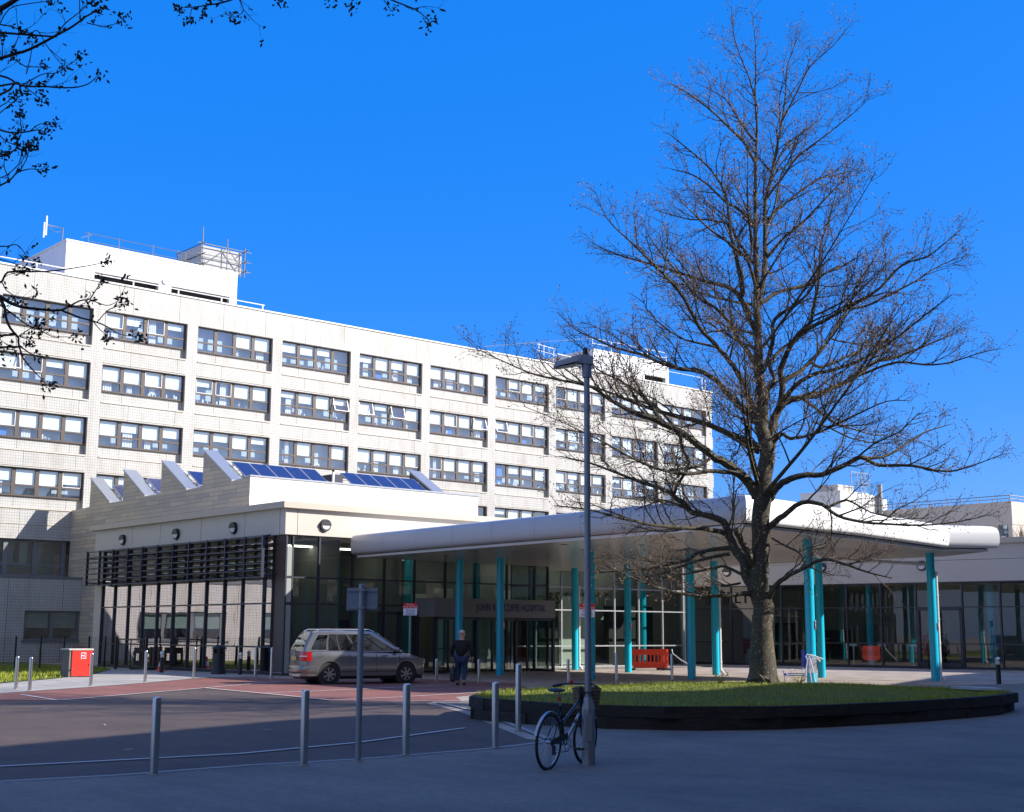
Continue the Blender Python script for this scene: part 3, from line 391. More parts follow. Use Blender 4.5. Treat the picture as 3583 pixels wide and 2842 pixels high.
# ================================================================ OFFICE (ward) BLOCK
Y=77.0; RD=.25
off=thing('hospital_block','long white tiled hospital ward block with four rows of brown framed windows','building',(60,79,0))
TOPS=[21.1,17.75,14.4,11.05]; WH=1.60; RH=2.27; X0=34.6; PIT=6.3; BW=5.55; ZB=6.95; ZR=22.84; XL=X0-4*PIT-.75; XR=91.4
w=MB()
w.box(XL,Y,TOPS[0],XR,Y+.5,ZR)
prev=None
for t in TOPS:
    b=t-RH; nxt=TOPS[TOPS.index(t)+1] if t!=TOPS[-1] else ZB
    w.box(XL,Y,nxt,XR,Y+.5,b)            # band below the recess
for k in range(-4,10):
    x1=X0+k*PIT; x0=x1-(PIT-BW)
    if x0<XR: w.box(max(x0,XL),Y+.002,ZB,min(x1,XR),Y+.5,TOPS[0]-.001)
for t in TOPS: w.box(XL,Y+RD+.06,t-RH,XR,Y+.6,t-WH)   # recessed spandrel under the windows
w.box(XL,Y+.51,ZB-.02,XR,Y+14,ZB+.0)
w.box(XR-.3,Y+.5,0,XR-.001,Y+14,ZR); w.box(XL,Y+.5,0,XL+.3,Y+14,ZR); w.box(XL,Y+13.7,0,XR,Y+14,ZR)
w.build('wall','tile',off)
r_=MB(); r_.box(XL,Y+.1,ZR-.5,XR,Y+14,ZR-.3); r_.build('roof','coping',off)
cp=MB(); cp.box(XL-.03,Y-.06,ZR,XR+.06,Y+.56,ZR+.09); cp.build('parapet_cap','white',off)
lg=MB()
for t in TOPS:
    for k in range(-4,9):
        x=X0+k*PIT; lg.box(x+.04,Y-.05,t-RH-.10,x+BW-.04,Y+.0,t-RH-.04); lg.box(x+.04,Y-.03,t-RH-.98,x+BW-.04,Y-.0,t-RH-.94)
lg.build('spandrel_ledge','fascia',off)
rnd=random.Random(21)
def ward_window(x,zt,par,half=False):
    # x = left of the opening, zt = its head
    z0=zt-WH; yf=Y+RD-.06; fr=MB(); nb=4; mw=.24; pw=(BW-.12-.12-3*mw)/4; zs=z0+.60
    fr.box(x,yf,z0-.04,x+BW,yf+.12,z0+.05); fr.box(x,yf,zt-.08,x+BW,yf+.12,zt)
    xs=[x+.12+i*(pw+mw) for i in range(4)]
    fr.box(x,yf,z0+.05,x+.12,yf+.12,zt-.08); fr.box(x+BW-.12,yf,z0+.05,x+BW,yf+.12,zt-.08)
    for i in range(3): fr.box(xs[i]+pw,yf,z0+.05,xs[i+1],yf+.12,zt-.08)
    for i in range(4): fr.box(xs[i]+.001,yf-.01,zs-.05,xs[i]+pw-.001,yf+.1,zs+.05)
    f=fr.build('window','brown',par)
    gl=MB(); bl=MB(); wc=MB(); bc_=MB(); sa=MB(); it=MB()
    for i in range(4):
        a=xs[i]; b=a+pw; op=rnd.random()<.045
        gl.quad((a,yf+.05,z0+.05),(b,yf+.05,z0+.05),(b,yf+.05,zs-.05),(a,yf+.05,zs-.05))
        if op:
            dy=.28; gl.quad((a,yf-dy,zs+.07),(b,yf-dy,zs+.07),(b,yf,zt-.08),(a,yf,zt-.08))
            sa.bar((a,yf-dy,zs+.07),(b,yf-dy,zs+.07),.05); sa.bar((a,yf-dy,zs+.07),(a,yf,zt-.08),.05); sa.bar((b,yf-dy,zs+.07),(b,yf,zt-.08),.05)
        else:
            gl.quad((a,yf+.05,zs+.05),(b,yf+.05,zs+.05),(b,yf+.05,zt-.08),(a,yf+.05,zt-.08))
            if rnd.random()<.18:
                for (p,q) in (((a+.02,zs+.06),(b-.02,zs+.06)),((a+.02,zt-.1),(b-.02,zt-.1)),((a+.02,zs+.06),(a+.02,zt-.1)),((b-.02,zs+.06),(b-.02,zt-.1))): sa.bar((p[0],yf+.0,p[1]),(q[0],yf+.0,q[1]),.035)
        r=rnd.random()
        if r<.80:
            d=zs+.03 if rnd.random()<.66 else zs+rnd.uniform(.2,.55)
            bl.box(a-.03,yf+.13,d,b+.03,yf+.14,zt-.03)
        if rnd.random()<.42:
            c0=a+rnd.uniform(0,.5)*pw; c1=min(b+.05,c0+rnd.uniform(.25,.6)*pw); ww=bc_ if rnd.random()<.14 else wc; n=7
            ww.rings([[ (c0+(c1-c0)*j/n,yf+.22+.03*(j%2),z) for j in range(n+1)] for z in (z0,zt-.05)],False,False)
        if rnd.random()<.35:
            for q in range(rnd.randint(1,4)):
                xx=rnd.uniform(a,b-.1); it.box(xx,yf+.16,z0+.03,xx+rnd.uniform(.04,.14),yf+.24,z0+rnd.uniform(.12,.38))
    gl.build('glass','glassw',f)
    if bl.v: bl.build('blind','blind',f)
    if wc.v: wc.build('curtain','netc',f)
    if bc_.v: bc_.build('curtain','curtain',f)
    if sa.v: sa.build('sash','white',f)
    if it.v: it.build('sill_clutter','netc',f)
    MB().box(x-.2,yf+.55,z0-.3,x+BW+.2,yf+.6,zt+.2).build('room','roomback',f)
for k in range(-3,9):
    for zt in TOPS: ward_window(X0+k*PIT,zt,off)
# glazed band below (mezzanine) on the left
bd=MB(); z0,z1=4.85,ZB; yb=Y+.30
bd.box(XL,yb,z1-.12,33.2,yb+.14,z1-.002); bd.box(XL,yb,z0,33.2,yb+.14,z0+.10); bd.box(XL,yb,5.45,33.2,yb+.14,5.56)
x=33.1
while x>XL: bd.box(x-.26,yb-.02,z0+.1,x,yb+.12,z1-.12); x-=1.72
bdo=bd.build('window_band','greyframe',off); MB().quad((XL,yb+.08,z0),(33.2,yb+.08,z0),(33.2,yb+.08,z1),(XL,yb+.08,z1)).build('glass','glassw',bdo)
MB().box(XL,yb+1.6,4.6,33.1,yb+1.7,ZB).build('room','green',bdo)
bl=MB(); x=31.3
while x>XL: bl.box(x,yb+.3,5.5,x+.45,yb+.34,ZB-.1); x-=.83
bl.build('vertical_blind','green',bdo)
# projecting ground floor wall with window
lw=MB(); WX=[(29.95,33.4),(17.0,22.6),(9.0,14.2)]; edges=sorted([e for a in WX for e in a]+[XL,33.2]); yl=75.0
lw.box(XL,yl,2.86,33.2,yl+.3,4.66); lw.box(XL,yl,0,33.2,yl+.3,1.22)
xs=[XL]+[e for a in sorted(WX) for e in a]
for i in range(0,len(xs)-1,2): lw.box(xs[i],yl+.001,1.22,xs[i+1],yl+.3,2.86)
lw.box(XL,yl+.3,4.5,33.2,Y+.3,4.64); lw.build('ground_floor_wall','tile',off)
MB().box(XL,yl-.05,4.66,33.2,yl+.4,4.78).build('ground_floor_coping','greyframe',off)
for a,b in WX:
    f=MB(); b=min(b,33.2); f.box(a,yl+.1,1.22,b,yl+.2,1.32); f.box(a,yl+.1,2.76,b,yl+.2,2.86); n=max(2,round((b-a)/1.7)); 
    for i in range(n+1): xx=a+(b-a)*i/n; f.box(max(a,xx-.1),yl+.1,1.32,min(b,xx+.1),yl+.2,2.76)
    f.box(a-.1,yl-.08,1.12,b,yl+.0,1.22)
    fo=f.build('window','greyframe',off); MB().quad((a,yl+.16,1.3),(b,yl+.16,1.3),(b,yl+.16,2.8),(a,yl+.16,2.8)).build('glass','glassw',fo)
    bb=MB(); 
    for i in range(n): xx=a+(b-a)*i/n; bb.box(xx+.1,yl+.3,1.9,xx+(b-a)/n-.15,yl+.32,2.85)
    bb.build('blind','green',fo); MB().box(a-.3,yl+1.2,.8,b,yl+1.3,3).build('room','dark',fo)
# roof edge rail
rl=MB(); x=XL
zz=ZR+.55
rl.tube([(XL,Y+.5,zz),(46,Y+.5,zz)],.035,6)
while x<46: rl.bar((x,Y+.5,ZR+.05),(x,Y+.5,zz),.07); x+=3.1
rl.build('roof_rail','white',off)
# penthouses
def penthouse(x0,x1,y0,y1,z1,slots,label=None):
    mb=MB(); zb=ZR-.3; sl=sorted(slots); zt=ZR+1.68
    mb.box(x0,y0,zt,x1,y0+.3,z1); xx=x0
    for a,b in sl: mb.box(xx,y0+.001,zb,a,y0+.3,zt); xx=b
    mb.box(xx,y0+.001,zb,x1,y0+.3,zt); mb.box(x0,y0+.3,zb,x0+.2,y1,z1-.001); mb.box(x1-.2,y0+.3,zb,x1,y1,z1-.001); mb.box(x0,y1,zb,x1,y1+.2,z1); mb.box(x0+.2,y0+.3,z1-.2,x1-.2,y1,z1-.05)
    o=mb.build('penthouse','corr',off); MB().box(x0-.05,y0-.05,z1,x1+.05,y1+.25,z1+.12).build('penthouse_cap','white',o)
    d=MB()
    for a,b in sl: d.box(a,y0+.5,zb,b,y0+.6,zt)
    if sl: d.build('louvre_opening','dark',o)
    return o
p1=penthouse(33.55,45.85,81,98,26.2,[(35.5,40.0),(40.9,45.3)])
v=MB(); v.cyl(0,0,0,0,.01); v=MB(); v.tube([(40.45,80.97,24.75),(40.45,80.9,24.75)],[.22,.22],16); v.build('round_vent','white',p1)
p2=penthouse(80.6,90.2,81,92,25.8,[(87.0,89.8)])
rl=MB()
for (a,b,z) in (((80.7,81),(90.1,81),26.9),((80.7,81),(90.1,81),26.45),((80.7,81),(76,90),26.9)):
    rl.tube([(a[0],a[1]+.2,z),(b[0],b[1]+.2,z)],.025,5)
for x in (80.7,83,85.3,87.6,90.1): rl.bar((x,81.2,25.9),(x,81.2,26.9),.05)
for x in (90.8,91.2): rl.bar((x,77.6,23.2),(x,77.6,24.2),.05)
rl.tube([(84,77.6,24.2),(91.2,77.6,24.2)],.025,5); rl.build('roof_rail','white',off)
rl=MB()
for i in range(4): rl.bar((72.4+i*.55,79,ZR),(72.4+i*.55,79,24.9-.1*i),.04)
for z in (24.3,24.8): rl.bar((72.2,79,z),(74.4,79,z-.15),.035)
rl.bar((74.4,79,24.3),(80,80.5,24.6),.05); rl.build('roof_ladder_frame','white',off)
# scaffold and aerial on the left penthouse
sc=thing('scaffold','scaffold tube handrail with grey netted box on top of the left penthouse','scaffold',(41,82,26.3))
s=MB(); zb=26.3
s.tube([(34.8,81.3,zb+.75),(46.0,81.3,zb+.75)],.02,6); s.tube([(35.2,81.3,zb+.25),(45.8,81.3,zb+.25)],.02,6)
for x in (35.1,37.2,39.6,42.0,43.4): s.bar((x,81.3,zb-.1),(x,81.3,zb+.85),.035)
s.bar((35.3,81.3,zb+.7),(34.6,81.3,zb+.35),.035); s.build('handrail','scaff',sc)
s=MB(); a,b,c_,d=43.3,46.6,81.4,85
for x in (a,b):
    for y in (c_,d): s.bar((x,y,zb-.1),(x,y,zb+2.0),.06)
s.bar((a,c_,zb),(a,c_,zb+2.9),.05); s.bar((45.2,c_,zb),(45.2,c_,zb+2.4),.05)
for z in (zb+.3,zb+1.0,zb+1.75):
    s.bar((a-.4,c_,z),(b+.5,c_,z),.05); s.bar((b,c_-.4,z),(b,d+.3,z),.05); s.bar((a,c_-.4,z),(a,d+.3,z),.05)
s.bar((a,c_,zb+.1),(45.2,c_,zb+1.75),.05); s.bar((45.2,c_,zb+1.75),(b,c_,zb+.2),.05); s.build('tower_tube','scaff',sc)
s=MB(); s.box(a+.08,c_+.3,zb,b-.08,c_+.33,zb+1.7); s.box(a+.06,c_+.33,zb,a+.08,d-.1,zb+1.7); s.build('netting','mesh',sc)
an=thing('roof_aerial','thin white roof aerial on a bent pole behind the left penthouse','aerial',(36.8,90,26.2))
s=MB(); s.tube([(36.9,90,26.2),(36.95,90,29.75),(35.8,90,29.75)],.05,6); s.tube([(36.95,90,29.5),(36.4,90,29.35),(35.9,90,29.7)],.02,4); s.build('pole','sheet',an); s=MB(); s.tube([(35.75,90,29.0),(35.75,90,30.4)],.06,6); s.tube([(35.6,90,28.8),(35.6,90,29.9)],.05,6); s.build('dipole','white',an)
# ================================================================ CAFE / ENTRANCE BUILDING
CX,CY=29.7,47.7
cafe=thing('entrance_building','low entrance building with beige fascia, louvre screen and sawtooth clad upper roof','building',(38,56,0))
def curtain(p0,p1,xs,zs,depth,par,fmat,gmat,nrm,name='curtain_wall',bw=.07,tw=.06,gz=None):
    p0=Vector((*p0,0)); p1=Vector((*p1,0)); d=(p1-p0); L_=d.length; d.normalize(); n=Vector((*nrm,0)); mb=MB(); U=Vector((0,0,1))
    for s in xs: mb.obox(p0+d*s+U*((zs[0]+zs[-1])/2)+n*.002,d,n,U,bw/2,depth/2,(zs[-1]-zs[0])/2)
    for z in zs: mb.obox(p0+d*(L_/2)+U*z+n*.0,d,n,U,L_/2,depth/2+.008,tw/2)
    f=mb.build(name,fmat,par); g=MB(); q=(zs[0],zs[-1]) if gz is None else gz; ss=sorted(xs)
    a=p0; b=p1; rr=random.Random(int(abs(p0.x*17+p0.y)))
    for s0,s1 in zip(ss,ss[1:]):
        for za,zb_ in zip(zs,zs[1:]):
            j=[rr.uniform(-.004,.004) for _ in range(2)]
            A=p0+d*(s0+.01)-n*(.02+j[0]); B=p0+d*(s1-.01)-n*(.02-j[0]); g.quad(A+U*(za+.01),B+U*(za+.01),B+U*(zb_-.01)+n*j[1],A+U*(zb_-.01)+n*j[1])
    g.build('glass',gmat,f); return f
# side (faces -x)
ys=[64.59,63.21,61.71,60.18,58.69,57.15,55.66,54.12,52.54,51.0,49.27,48.55]
curtain((CX,48.5),(CX,64.65),[y-48.5 for y in ys]+[.03],[.12,1.13,2.9,4.0,5.68],.12,cafe,'darkframe','glassside',(-1,0))
pn=MB(); pn.box(CX+.0,CY,.05,CX+.1,48.5,5.68); pn.build('corner_panel','brown',cafe)
MB().box(CX-.02,47.68,.1,CX+.0,48.5,.12).build('corner_trim','lightframe',cafe)
pl=MB(); pl.box(CX-.02,64.68,0,CX+.5,65.5,5.68); pl.build('pilaster','fascia',cafe)
MB().box(CX-.03,48.5,0,CX+.1,64.7,.12).build('plinth','darkframe',cafe)
# front (faces -y)
xs=[29.72,30.03,31.3+.02,33.02,34.68,36.31,38.04,39.77,41.7,43.44,44.3]
curtain((CX,CY),(44.3,CY),[x-CX for x in xs],[.06,2.88,3.95,5.68],.12,cafe,'darkframe','glassfront',(0,-1))
cp_=MB(); cp_.box(29.80,CY-.09,2.0,31.22-.0,CY-.066,2.84)
pp=MB(); 
for za,zb_ in ((2.94,3.90),(4.0,5.2),(.1,2.83)): pp.box(29.76,CY-.05,za,30.0,CY-.03,zb_)
pp.build('corner_infill_panel','mint',cafe)
# recessed rear glazing between entrance and wing
curtain((44.3,50.3),(57.0,50.3),[0,1.6,3.35,5.2,7.19,9.03,10.9,12.6],[.06,1.1,2.9,4.05,5.4],.1,cafe,'lightframe','glassfront',(0,-1))
curtain((44.3,47.7),(44.3,50.3),[0,1.3,2.6],[.06,2.9,4.0,5.4],.1,cafe,'darkframe','glassfront',(1,0))
# fascias
fz0,fz1=5.68,6.75
fa=MB(); fa.box(CX-.12,CY-.12,fz0,CX+.2,65.5,fz1); fa.box(CX+.2,CY-.12,fz0,58,CY+.2,fz1); fo=fa.build('fascia','fascia',cafe)
cpg=MB(); cpg.box(CX-.34,CY-.34,fz1,CX+.3,65.8,fz1+.26); cpg.box(CX+.3,CY-.34,fz1,58.3,CY+.3,fz1+.26); cpg.build('coping','coping',cafe)
m=MB(); m.box(CX+.3,CY+.3,6.6,58,65.5,6.7); m.box(33.5,65.5,6.6,58,77,6.7); m.build('roof','coping',cafe)
jn=MB()
for y in (50.8,54.6,58.5,61.4): jn.box(CX-.123,y,fz0+.01,CX-.12,y+.018,fz1-.01)
jn.box(CX-.123,48.0,fz0+.01,CX-.12,48.03,fz1-.01); jn.box(30.15,CY-.123,fz0+.01,30.17,CY-.12,fz1-.01); jn.build('panel_joint','darkframe',fo)
MB().box(CX-.122,CY-.124,fz0,CX+.3,CY-.122,fz1).build('corner_panel','fascia',fo)
def bulkhead(c,n,par):
    c=Vector(c); n=Vector(n); r=MB(); r.tube([c,c+n*.10],[.27,.25],20); b=r.build('wall_lamp','black',par)
    t=n.cross(Vector((0,0,1))); l=MB(); rs=[]
    pts=[]; 
    for i in range(13): a=math.pi+math.pi*i/12; pts.append((math.cos(a)*.19,math.sin(a)*.19))
    l.poly([c+n*.13+t*p[0]+Vector((0,0,p[1]+.02)) for p in pts]); 
    for i in range(12): p,q=pts[i],pts[i+1]; l.quad(c+n*.13+t*p[0]+Vector((0,0,p[1]+.02)),c+n*.13+t*q[0]+Vector((0,0,q[1]+.02)),c+n*.1+t*q[0]*1.1+Vector((0,0,q[1]*1.1+.02)),c+n*.1+t*p[0]*1.1+Vector((0,0,p[1]*1.1+.02)))
    l.build('lens','lens',b)
    h=MB(); 
    pts=[(math.cos(math.pi*i/12)*.25,math.sin(math.pi*i/12)*.25) for i in range(13)]
    h.poly([c+n*.15+t*p[0]+Vector((0,0,p[1])) for p in pts]); 
    for i in range(12): p,q=pts[i],pts[i+1]; h.quad(c+n*.15+t*p[0]+Vector((0,0,p[1])),c+n*.15+t*q[0]+Vector((0,0,q[1])),c+t*q[0]*1.04+Vector((0,0,q[1]*1.04)),c+t*p[0]*1.04+Vector((0,0,p[1]*1.04)))
    h.build('hood','black',b)
for y in (62.33,56.85,51.68): bulkhead((CX-.12,y,6.14),(-1,0,0),fo)
bulkhead((31.48,CY-.12,6.13),(0,-1,0),fo)
# louvre screen
lv=MB(); x0=CX-.75; Z0,Z1=3.98,5.62
for i in range(7):
    z=Z0+(Z1-Z0)*i/6; lv.hexa([(x0,48.3,z-.05),(x0+.40,48.3,z+.03),(x0+.40,65.2,z+.03),(x0,65.2,z-.05),(x0,48.3,z-.0),(x0+.40,48.3,z+.08),(x0+.40,65.2,z+.08),(x0,65.2,z)])
lo=lv.build('louvre_screen','navy',cafe); lb=MB()
for y in [65.0,63.6,62.1,60.5,59.0,57.5,56.0,54.5,52.9,51.3,49.7,48.3]:
    lb=MB(); lb.box(x0-.02,y-.03,Z0-.05,x0+.10,y+.03,Z1+.03); lb.bar((x0+.1,y,5.3),(CX,y,5.3),.05); lb.bar((x0+.1,y,4.1),(CX,y,4.1),.05); lb.build('louvre_bracket','navy',lo)
# upper clad volume with sawtooth rooflights
X2,Y2,ZT=33.2,56.7,9.1; XE=47.45; B=6.6
prof=[(Y2,ZT),(58.45,9.0),(61.35,10.78),(61.36,8.95),(63.05,8.92),(65.85,10.64),(65.86,8.93),(67.7,8.93),(70.35,10.55),(70.36,8.86),(72.0,8.86),(74.6,10.45),(74.61,8.8),(77.0,8.75)]
up=MB(); n=len(prof); side=[(X2,y,z) for y,z in prof]
up.poly([(X2,Y2,0)]+side+[(X2,77,0)]); up.poly([(X2+.3,Y2,0)]+[(X2+.3,y,z) for y,z in prof]+[(X2+.3,77,0)])
for (ya,za),(yb_,zb_) in zip(prof,prof[1:]): up.quad((X2,ya,za),(X2+.3,ya,za),(X2+.3,yb_,zb_),(X2,yb_,zb_))
up.build('side_cladding','clad',cafe)
fw=MB(); fw.box(X2+.002,Y2-.004,6.6,X2+.301,Y2+.3,ZT-.01); fw.box(X2+.3,Y2+.002,6.6,XE,Y2+.3,ZT); fw.box(XE-.3,Y2+.3,6.6,XE,77,8.8); fw.build('front_cladding','cladw',cafe)
MB().box(X2+.31,Y2+.3,8.5,XE-.3,77,8.6).build('upper_roof','coping',cafe)
MB().box(X2-.02,Y2-.05,ZT,XE+.05,Y2+.35,ZT+.07).build('upper_coping','zinc',cafe)
def tooth(y0,y1,z0,z1,xa,xb,mat='zinc'):
    t=MB(); t.hexa([(xa,y0,z0),(xb,y0,z0),(xb,y1,z0),(xa,y1,z0),(xa,y0,z0+.05),(xb,y0,z0+.05),(xb,y1,z1),(xa,y1,z1)]); t.build('sawtooth_roof',mat,cafe)
for (y0,z0),(y1,z1) in (((58.45,8.98),(61.35,10.76)),((63.05,8.9),(65.85,10.62)),((67.7,8.91),(70.35,10.53)),((72.0,8.84),(74.6,10.43))):
    st=MB(); st.hexa([(X2+.3,y0,8.5),(X2+.72,y0,8.5),(X2+.72,y1,8.5),(X2+.3,y1,8.5),(X2+.3,y0,z0),(X2+.72,y0,z0),(X2+.72,y1,z1),(X2+.3,y1,z1)]); st.hexa([(46.23,y0,8.5),(46.97,y0,8.5),(46.97,y1,8.5),(46.23,y1,8.5),(46.23,y0,z0),(46.97,y0,z0),(46.97,y1,z1),(46.23,y1,z1)]); st.build('tooth_parapet','darkframe',cafe)
    cpz=MB(); cpz.hexa([(X2-.03,y0-.05,z0),(X2+.75,y0-.05,z0),(X2+.75,y1+.03,z1),(X2-.03,y1+.03,z1),(X2-.03,y0-.05,z0+.10),(X2+.75,y0-.05,z0+.10),(X2+.75,y1+.03,z1+.1),(X2-.03,y1+.03,z1+.1)])
    cpz.build('tooth_coping','zinc',cafe); cpz=MB(); cpz.hexa([(46.2,y0-.05,z0),(47.0,y0-.05,z0),(47.0,y1+.03,z1),(46.2,y1+.03,z1),(46.2,y0-.05,z0+.10),(47.0,y0-.05,z0+.10),(47.0,y1+.03,z1+.1),(46.2,y1+.03,z1+.1)]); cpz.build('tooth_coping','zinc',cafe)
# interior
it=MB(); it.box(CX+.3,53.5,0,57,53.7,5.6); it.box(36.2,48.5,0,36.35,53.5,5.6); it.build('interior_wall','beige',cafe)
it=MB(); it.box(57,53.5,0,66,53.7,6.2); it.obox((58.8,52.15,3.3),(3.6,3.6,0),(-1,1,0),(0,0,1),2.5,.1,3.3); it.build('link_wall','fascia',cafe)
it=MB(); it.box(30.2,CY+.3,.02,57,53.5,.05); it.build('interior_floor','intfloor',cafe); 
it=MB(); it.box(30.2,CY+.3,5.45,57,53.5,5.5); it.build('interior_ceiling','intceil',cafe)
it=MB()
for a,b,z0,z1 in ((36.9,38.0,2.9,4.0),(39.2,41.0,3.1,3.6),(50.0,52.3,.1,3.7),(41.6,42.7,.3,3.9),(45.5,46.6,1.8,3.9)): it.box(a,52.9,z0,b,53.0,z1)
it.build('interior_panel','beigel',cafe)
for a,b,y in ((30.8,32.6,50.2),(33.6,35.6,50.6),(36.8,38.4,50.4),(39.4,41.4,51.2),(45.2,47.2,52.2),(48.6,50.6,52.2),(52.4,54.4,52.4)): MB().box(a,y,5.38,b,y+.14,5.43).build('ceiling_light','lamp',cafe)
m=MB(); m.box(39.45,59.0,8.9,40.1,60.3,9.9); m.build('plant_upstand','darkframe',cafe); m=MB(); m.box(39.4,58.9,8.9,39.5,58.99,10.1); m.box(39.4,58.9,10.0,40.15,58.99,10.1); m.build('plant_upstand','white',cafe)
it=MB()
for a,b,z0,z1 in ((31.2,33.4,.1,2.4),(34.2,36.0,.1,2.3),(47.0,49.2,.1,2.6),(53.0,56.5,.1,3.2)): it.box(a,52.2,z0,b,52.6,z1)
it.build('interior_screen','dark',cafe)
it=MB()
for x in (38.9,43.1,46.9,55.0): it.cyl(x,51.6,0,5.5,.22)
it.build('interior_column','turq',cafe,smooth='a')
# glimpsed cafe interior behind the side glass
MB().box(32.6,48.2,0,32.7,64.5,5.6).build('interior_wall','beige',cafe)
# entrance doors with fascia sign
dr=MB(); yd=46.2
for x in (36.4,38.7,41.0,43.3): dr.box(x-.06,yd,0,x+.06,yd+.12,2.55)
dr.box(36.3,yd,2.3,43.4,yd+.12,2.42); dr.box(43.24,yd+.12,0,43.36,CY,.1); dr.box(43.24,yd+.12,2.3,43.36,CY,2.42); dr.box(36.3,yd,0,37.0,yd+.1,.08)
lob=dr.build('entrance_lobby','darkframe',cafe)
MB().box(36.3,yd-.02,2.42,43.37,CY,3.22).build('sign_fascia','signgrey',lob)
g=MB(); g.quad((36.46,yd+.06,.06),(40.94,yd+.06,.06),(40.94,yd+.06,2.3),(36.46,yd+.06,2.3)); g.build('glass','glassfront',lob); g=MB(); g.quad((43.3,yd+.1,.06),(43.3,CY,.06),(43.3,CY,2.3),(43.3,yd+.1,2.3)); g.build('glass','glassfront',lob)
dd=MB()
for x in (37.1,37.9,39.6,40.3,41.7): dd.box(x-.05,yd+.04,.05,x+.05,yd+.1,2.3)
dd.box(36.5,yd+.03,1.05,40.9,yd+.045,1.08); dd.build('sliding_door','black',lob)
text('JOHN RADCLIFFE HOSPITAL',.44,(38.6,yd-.035,2.84),(1,0,0),(0,0,1),'ink',lob,scx=.72,align='LEFT',depth=.004)
text('MAIN ENTRANCE',.001,(42.05,yd+.3,2.68),(1,0,0),(0,0,1),'ink',lob) if False else None
d2=MB(); 
for x in (34.3,35.3,36.3,37.3): d2.box(x-.06,CY-.35,0,x+.06,CY-.2,2.6)
d2.box(34.3,CY-.35,2.5,37.3,CY-.2,2.62); d2.build('side_door','darkframe',cafe)
text('&S SIMPLY F',.85,(46.6,50.2,3.45),(1,0,0),(0,0,1),'letter',cafe,scx=.95,align='LEFT',depth=.004)
# ================================================================ CANOPY
can=thing('entrance_canopy','white entrance canopy with bulging rounded edge carried on turquoise columns','canopy',(40,37,0))
SZ=4.85
plan=[(33.0,47.35),(31.5,25.4),(38.3,26.15),(45.8,27.55),(47.4,26.6),(49.2,29.5),(49.2,49.9),(44.2,49.9),(44.2,47.35)]
prof=[(-.05,SZ),(0,SZ),(0,SZ+.09),(-.04,SZ+.092),(-.04,SZ+.12),(.05,SZ+.125),(.19,SZ+.128),(.26,SZ+.15),(.30,SZ+.20),(.325,SZ+.32),(.335,SZ+.48),(.33,SZ+.63),(.31,SZ+.77),(.26,SZ+.87),(.15,SZ+.93),(-.1,SZ+.97),(-.8,SZ+.98)]
def offpt(i,o,n=6):
    # mitred outward offset of plan vertex i, open chain 0..n
    p=Vector(plan[i]); 
    def nrm(a,b): d=(Vector(b)-Vector(a)).normalized(); return Vector((-d.y,d.x))*-1
    ns=[]
    if i>0: ns.append(nrm(plan[i-1],plan[i]))
    if i<n: ns.append(nrm(plan[i],plan[i+1]))
    if len(ns)==1: m=ns[0]; return p-m*o if False else p+m*o
    m=(ns[0]+ns[1]); m=m/ (m.length_squared/2) if m.length_squared>0.3 else ns[0]
    return p+m*o
# plan runs anticlockwise, so the outward normal is to the right of travel
def nout(a,b): d=(Vector(b)-Vector(a)).normalized(); return Vector((d.y,-d.x))
def off2(i,o):
    p=Vector(plan[i]); ns=[]
    if i>0: ns.append(nout(plan[i-1],plan[i]))
    if i<6: ns.append(nout(plan[i],plan[i+1]))
    m=ns[0] if len(ns)==1 else (ns[0]+ns[1])*(2/(ns[0]+ns[1]).length_squared)
    q=p+m*o; return q
def fascia(profile,name,mat,segs=range(6)):
    mb=MB()
    for i in segs:
        a=[(*off2(i,o),z) for o,z in profile]; b=[(*off2(i+1,o),z) for o,z in profile]; n=len(mb.v); k=len(a); mb.v+=[Vector(p) for p in a+b]
        for j in range(k-1): mb.f.append((n+j,n+j+k,n+j+k+1,n+j+1))
    # end cap at the building side
    a=[(*off2(0,o),z) for o,z in profile]; 
    if len(profile)>6 and 0 in segs: mb.poly(a+[(*off2(0,-.8),SZ)])
    return mb.build(name,mat,can,smooth='a')
fascia(prof[5:],'side_fascia','canopyshade',[0]); fascia(prof[5:],'edge_fascia','canopyw',range(1,6)); fascia(prof[:4],'edge_trim','canopyw'); fascia(prof[3:6],'edge_shadow_gap','greyframe',[0]); fascia(prof[3:6],'edge_shadow_gap','darkframe',range(1,6))
top=MB(); top.poly([(*off2(i,-.78),SZ+.98) for i in range(7)]+[(44.2,49.9,SZ+.98),(44.2,47.35,SZ+.98)]); top.build('canopy_roof','canopyw',can)
so=MB(); so.poly([(x,y,SZ+.003) for x,y in reversed(plan)]); so.build('soffit','soffit',can)
js=MB()
for i,n_ in ((0,9),(1,4),(2,5),(3,1)):
    for k in range(1,n_):
        t=k/n_; pa=[]
        for o,z in prof[5:-1]:
            a=Vector(off2(i,o+.003)); b=Vector(off2(i+1,o+.003)); pa.append((a.lerp(b,t),z))
        d=(Vector(plan[i+1])-Vector(plan[i])).normalized()*.008
        for (p,z),(q,w_) in zip(pa,pa[1:]): js.quad((*(p-d),z),(*(p+d),z),(*(q+d),w_),(*(q-d),w_))
js.build('panel_joint','greyframe',can)
COLS=[(37.0,45.4),(37.5,43.3),(37.3,37.7),(40.6,35.5),(37.35,27.46),(46.0,47.6),(45.3,43.4),(45.9,38.75),(46.65,33.8),(46.8,28.7)]
